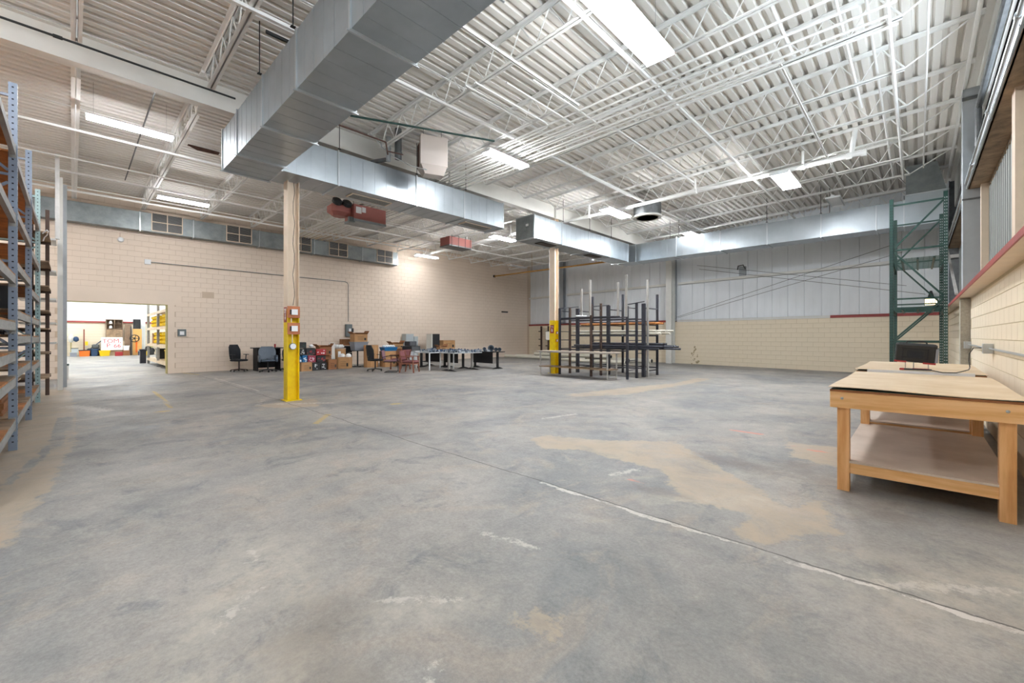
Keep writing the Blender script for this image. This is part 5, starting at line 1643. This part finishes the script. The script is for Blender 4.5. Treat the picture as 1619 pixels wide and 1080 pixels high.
def wood_chair(label, x, y, rz):
    t = thing('wooden_armchair', label, 'chair', (x, y, 0), rz)
    MB().cushion(-.26, .26, -.24, .27, .38, .48, .03).build('seat', M['maroon'], t, smooth=True)
    MB().cushion(-.24, .24, -.035, .035, 0, .40, .03, Matrix.Translation((0, -.28, .48)) @ Matrix.Rotation(R(14), 4, 'X')).build('backrest', M['maroon'], t, smooth=True)
    for s in (-1, 1):
        x = s * .29
        MB().bar((x, .27, 0), (x, .22, .62), .04, .045, (0, 1, 0)).build('front_leg', M['wood'], t)
        MB().bar((x, -.32, 0), (x, -.24, .45), .04, .045, (0, 1, 0)).bar((x, -.24, .45), (x, -.36, .86), .035, .04, (0, 1, 0)).build('rear_leg', M['wood'], t)
        MB().bar((x, -.32, .66), (x, .0, .64), .05, .025).bar((x, .0, .64), (x, .28, .63), .06, .025).build('armrest', M['wood'], t)
        MB().bar((x, -.27, .36), (x, .24, .36), .025, .05).build('side_rail', M['wood'], t)
    MB().bar((-.29, .22, .34), (.29, .22, .34), .025, .05).bar((-.29, -.36, .85), (.29, -.36, .85), .025, .03).build('front_rail', M['wood'], t)
    return t


wood_chair('maroon seated wooden armchair nearest the camera, beside the white legged table', -14.7, 9.4, -55)
wood_chair('maroon wooden armchair behind, facing the mauve sled chair', -16.35, 9.95, 100)

# ================================================================ THE FAR HALL THROUGH THE DOORWAY
FX = -44.0
fw = struct(MB().box(FX - .2, FX, -9, 9, 0, 2.45).build('wall_far', M['mortarB']))
k = MB()
# blocks too small to tell apart here: courses as real relief
for i in range(12):
    k.box(FX, FX + .01, -8, 8.9, i * .2 + .004, i * .2 + .196)
k.build('block_courses', M['blockB'], fw)
for i in range(20):
    y = -6 + i * .75
    MB().box(FX, FX + .03, y + .01, y + .74, 2.56, 6.2).build('wall_panel', M['panelF'], fw)
MB().box(FX, FX + .12, -8, 8.9, 2.45, 2.56).build('sill_rail', M['red'], fw)
MB().box(FX, FX + .02, -8, 8.9, 2.56, 6.2).build('panel_backing', M['panelF'], fw)
MB().box(FX, FX + .35, 3.72, 3.98, 0, 6.2).build('wall_column', M['panelF'], fw)
struct(MB().box(FX - .2, -21.3, -9.2, -9, 0, 6.4).build('wall_far_side', M['panelF']))
struct(MB().box(FX - .2, -21.3, 9, 9.2, 0, 6.4).build('wall_far_side', M['panelF']))
struct(MB().box(FX - .2, -21.3, -9.2, 9.2, 6.3, 6.4).build('ceiling_far', M['deck']))
for i, (x, y) in enumerate(((-25.5, -2.5), (-30, 2), (-30, -3), (-36, 3.5), (-36, -1), (-41, 1), (-25.5, 4.5), (-41, 6), (-41, -4))):
    fixture('fluorescent_light', 'lit fluorescent light in the far hall beyond the doorway', x, y, 5.6, 2.4, .4, 4, group='lights of the far hall', em=M['tubef'])

c = -43.1


def box_thing(name, label, cat, y0, y1, z0, z1, m, x=c, d=.4, lid=None, taper=0):
    t = thing(name, label, cat, (x, (y0 + y1) / 2, z0))
    w = (y1 - y0) / 2; h = z1 - z0; q = taper
    MB()._add([(-d / 2 + q, -w + q, 0), (d / 2 - q, -w + q, 0), (d / 2 - q, w - q, 0), (-d / 2 + q, w - q, 0), (-d / 2, -w, h * .88), (d / 2, -w, h * .88), (d / 2, w, h * .88), (-d / 2, w, h * .88)],
              [(0, 1, 2, 3), (4, 7, 6, 5), (0, 4, 5, 1), (1, 5, 6, 2), (2, 6, 7, 3), (3, 7, 4, 0)]).build('body', m, t)
    MB().box(-d / 2 - .02, d / 2 + .02, -w - .02, w + .02, h * .88, h).build('rim', lid or m, t)
    return t


box_thing('toolbox', 'grey toolbox on the floor at the left end of the far hall clutter', 'toolbox', -.1, .24, 0, .3, M['greypl'], lid=M['greyp'])
box_thing('toolbox', 'second grey box stacked on the grey toolbox in the far hall', 'toolbox', -.04, .3, .31, .6, M['greyp'], lid=M['black'])
box_thing('toolbox', 'orange toolbox on the far hall floor', 'toolbox', .34, .9, 0, .46, M['orange'], taper=.03, lid=M['black'])
box_thing('bucket', 'blue crate right of the orange toolbox', 'crate', .94, 1.3, 0, .52, M['navy'], taper=.03)
box_thing('mop_bucket', 'bright yellow mop bucket in front of the lettered board', 'bucket', 1.36, 1.94, 0, .4, M['yel'], taper=.05, x=c + .3)
box_thing('milk_crate', 'red crate right of the yellow bucket in the far hall', 'crate', 2.18, 2.58, 0, .29, M['redp'], x=c + .75)
box_thing('fruit_crate', 'orange wooden crate under the white bin in the far hall', 'crate', 2.62, 3.0, 0, .37, M['card2'], x=c + .3)
box_thing('storage_bin', 'white bin on top of the orange crate in the far hall', 'bin', 2.64, 2.98, .38, .74, M['white'], taper=.03, x=c + .3)
box_thing('yellow_bag', 'yellow bag on the far hall floor near the shelving', 'bag', 3.84, 4.06, 0, .3, M['yel'], x=c + .4)
box_thing('blue_machine', 'small blue machine between orange plywood and shelving', 'machine', 3.5, 3.8, 0, .34, M['navy'], lid=M['greyp'], x=c + .25)
t = thing('clothes_stand', 'white stand with a blue cloth at the left edge of the far hall', 'stand', (c - .45, -.05, 0))
MB().tube((0, 0, 0), (0, 0, 1.2), .03, 8).build('pole', M['yelb'], t)
MB().lathe([(.08, 0), (.16, .15), (.17, .4), (.08, .6)], (0, 0, 1.0), 9).build('white_cloth', M['offw'], t, smooth=True)
MB().lathe([(.04, 0), (.15, .1), (.14, .28), (.05, .38)], (.1, .25, 1.04), 9).build('blue_cloth', M['navy'], t, smooth=True)
t = thing('pole_stand', 'brown upright pole with a yellow box at its foot', 'pole', (c - .4, .6, 0))
MB().box(-.04, .04, -.04, .04, 0, 1.95).build('pole', M['wood'], t)
MB().box(-.04, .2, .05, .2, .78, 1.06).build('yellow_box', M['yel'], t)
t = thing('clutter_heap', 'dark machine parts heaped behind the blue crate', 'machine', (c - .52, 1.1, 0))
MB().cushion(-.25, .25, -.35, .35, 0, .55, .06).build('machine_body', M['steel'], t)
MB().cushion(-.2, .2, -.1, .3, .55, .85, .06).build('motor', M['dmetal'], t)
MB().tube((0, -.2, .5), (0, .55, 1.25), .03, 8).build('lever', M['navy'], t)
t = thing('lettered_board', 'white board with red hand lettering leaning in the far hall', 'board', (c + .22, 2.05, .42))
bm_ = Matrix.Rotation(R(-8), 4, 'Y')
MB().box(-.02, .0, -.58, .58, 0, .95, bm_).build('board_panel', M['white'], t)
for body, zz, dy, s_ in (('TOM,', .66, -.02, .42), ('P', .33, -.2, .42), ('66', .30, .28, .40)):
    o = text('lettering', body, s_, M['redink'], t, tuple(bm_ @ Vector((.003, dy, zz))), (R(90), 0, R(90)), .003)
    o.rotation_euler = (R(82), R(-2), R(90))
tag(MB().box(-.03, 0, -.5, .5, 0, 1.1, Matrix.Rotation(R(-6), 4, 'Y')).build('tan_board', M['hard']), 'tan board leaning behind the lettered white board', 'board').location = (c - .1, 2.25, .0)
t = thing('old_cabinet', 'old brown wooden cabinet with shelves in the far hall', 'cabinet', (c - .45, 2.2, 0))
k = MB().box(-.2, .2, -.47, -.43, 0, 2.7).box(-.2, .2, .43, .47, 0, 2.7).box(-.2, .2, -.43, .43, 2.66, 2.7).box(-.2, -.17, -.43, .43, 0, 2.66)
k.build('carcass', M['tan'], t)
for z in (1.3, 2.0, 2.35):
    MB().box(-.17, .18, -.43, .43, z, z + .03).build('shelf', M['tan'], t)
MB().box(.18, .2, -.43, .43, .1, 1.95).build('door', M['boardg'], t)
MB().box(-.17, .18, -.02, .02, 2.03, 2.66).build('divider', M['tan'], t)
for i, z in enumerate((2.035, 2.385)):
    tag(MB().lathe([(.09, 0), (.1, .1), (.05, .2)], n=9).build('white_jug', Wh), ['white jug on the lower open shelf of the old cabinet', 'white jug on the top open shelf of the old cabinet'][i], 'jug').location = (c - .38, 2.0, z)
tag(MB().box(-.03, 0, -.2, .2, 0, 2.35).build('brown_board', M['tan']), 'brown grey panel leaning right of the old cabinet', 'panel').location = (c - .3, 2.97, 0)
t = thing('plywood_sheet', 'orange plywood sheet standing under the black panel in the far hall', 'plywood', (c - .1, 3.45, 0))
MB().box(-.04, 0, -.24, .28, 0, 2.0).build('sheet', M['plyo'], t)
MB().box(0, .02, -.08, .02, .2, 1.1).build('red_strap', M['orange'], t)
t = thing('corrugated_panel', 'black ribbed panel standing on top of the orange plywood', 'panel', (c - .2, 3.45, 2.01))
k = MB()
for i in range(6):
    k.box(-.02, .02 if i % 2 else .04, -.22 + i * .073, -.22 + (i + 1) * .073, 0, .73)
k.build('ribbed_sheet', M['black'], t)
t = thing('spoked_wheel', 'black spoked wheel hanging in front of the orange plywood', 'wheel', (c + .35, 3.28, 1.28))
k = MB()
pts = [(0, .26 * math.cos(a * math.pi / 8), .26 * math.sin(a * math.pi / 8)) for a in range(17)]
k.path(pts, .035, 6)
k.build('rim', M['black'], t)
for i in range(5):
    a = i * 2 * math.pi / 5
    MB().bar((0, 0, 0), (0, .25 * math.cos(a), .25 * math.sin(a)), .04).build('spoke', M['black'], t)
MB().tube((-.04, 0, 0), (.06, 0, 0), .07, 10).build('hub', M['black'], t)
MB().box(-.02, .02, -.24, -.18, -1.28, .9).build('stand_post', M['black'], t)
t = thing('bag_heap', 'dark and green bags beside the far hall shelving', 'bags', (c - .1, 4.2, 0))
for (y, z, r_, mm) in ((-.1, .5, .2, 'black'), (.12, .35, .2, 'black'), (.12, .72, .14, 'yel')):
    MB().lathe([(r_ * .3, -r_), (r_ * .9, -r_ * .6), (r_, 0), (r_ * .7, r_ * .7), (r_ * .1, r_)], (0, y, z), 9).build('bag', M[mm] if mm != 'yel' else mat('lime_green_bag', '#a9c52c', .6), t, smooth=True)
MB().cushion(-.2, .2, -.25, .25, 0, .3, .05).build('bag', M['black'], t, smooth=True)
# faded yellow shelving just inside
ys = thing('storage_shelving', 'faded yellow shelving with yellow bundles just beyond the doorway', 'shelving', (-25, 3.0, 0))
for x in (-29.6, -25.9, -22.3):
    for y in (2.82, 3.9):
        MB().box(x - .05, x + .05, y - .05, y + .05, 0, 3.6).build('upright', M['beam'], ys, world=True)
for z in (.30, 1.05, 1.88, 2.62):
    for xa, xb in ((-29.55, -25.95), (-25.85, -22.35)):
        for y in (2.80, 3.92):
            MB().box(xa, xb, y - .03, y + .03, z - .12, z).build('shelf_beam', M['hard'], ys, world=True)
        MB().box(xa, xb, 2.84, 3.88, z, z + .02).build('shelf_board', M['hard'], ys, world=True)
random.seed(5)
n_ = 0
for z in (1.075, 1.905):
    for x in (-28.9, -27.9, -26.9, -25.2, -24.3, -23.3):
        if z < 1.5 and x < -28:
            continue
        o = MB()
        for i in range(3):
            o.lathe([(.16, 0), (.24, .05), (.24, .15), (.16, .19)], (0, 0, i * .19), 9)
        o = o.build('yellow_bundle', M['yel'], smooth=True)
        o.location = (x, 3.1, z)
        tag(o, 'stack of bright yellow strap rolls on the %s shelf, %s from the doorway' % ('middle' if z < 1.5 else 'upper', {-28.9: 'sixth', -27.9: 'fifth', -26.9: 'fourth', -25.2: 'third', -24.3: 'second', -23.3: 'first'}[x]), 'roll', 'yellow strap rolls on the shelving')
for x, z, mm, lab in ((-24.5, .325, 'yel', 'yellow bin on the lowest shelf beyond the doorway'), (-27.5, .325, 'black', 'black bin on the lowest shelf at the far end of the shelving')):
    o = box_thing('storage_bin', lab, 'bin', 2.95, 3.5, z, z + .5, M[mm], x=x, d=.8)
carton('cardboard_box', 'brown carton on the middle shelf at the far end of the far hall shelving', -29.0, 2.95, 3.4, 1.075, 1.6, d=.4)
box_thing('trash_can', 'dark can with a red base at the front of the shelving', 'can', 2.5, 2.75, 0, .75, M['steel'], x=-29.9, d=.3)
print('objects', len(bpy.data.objects))
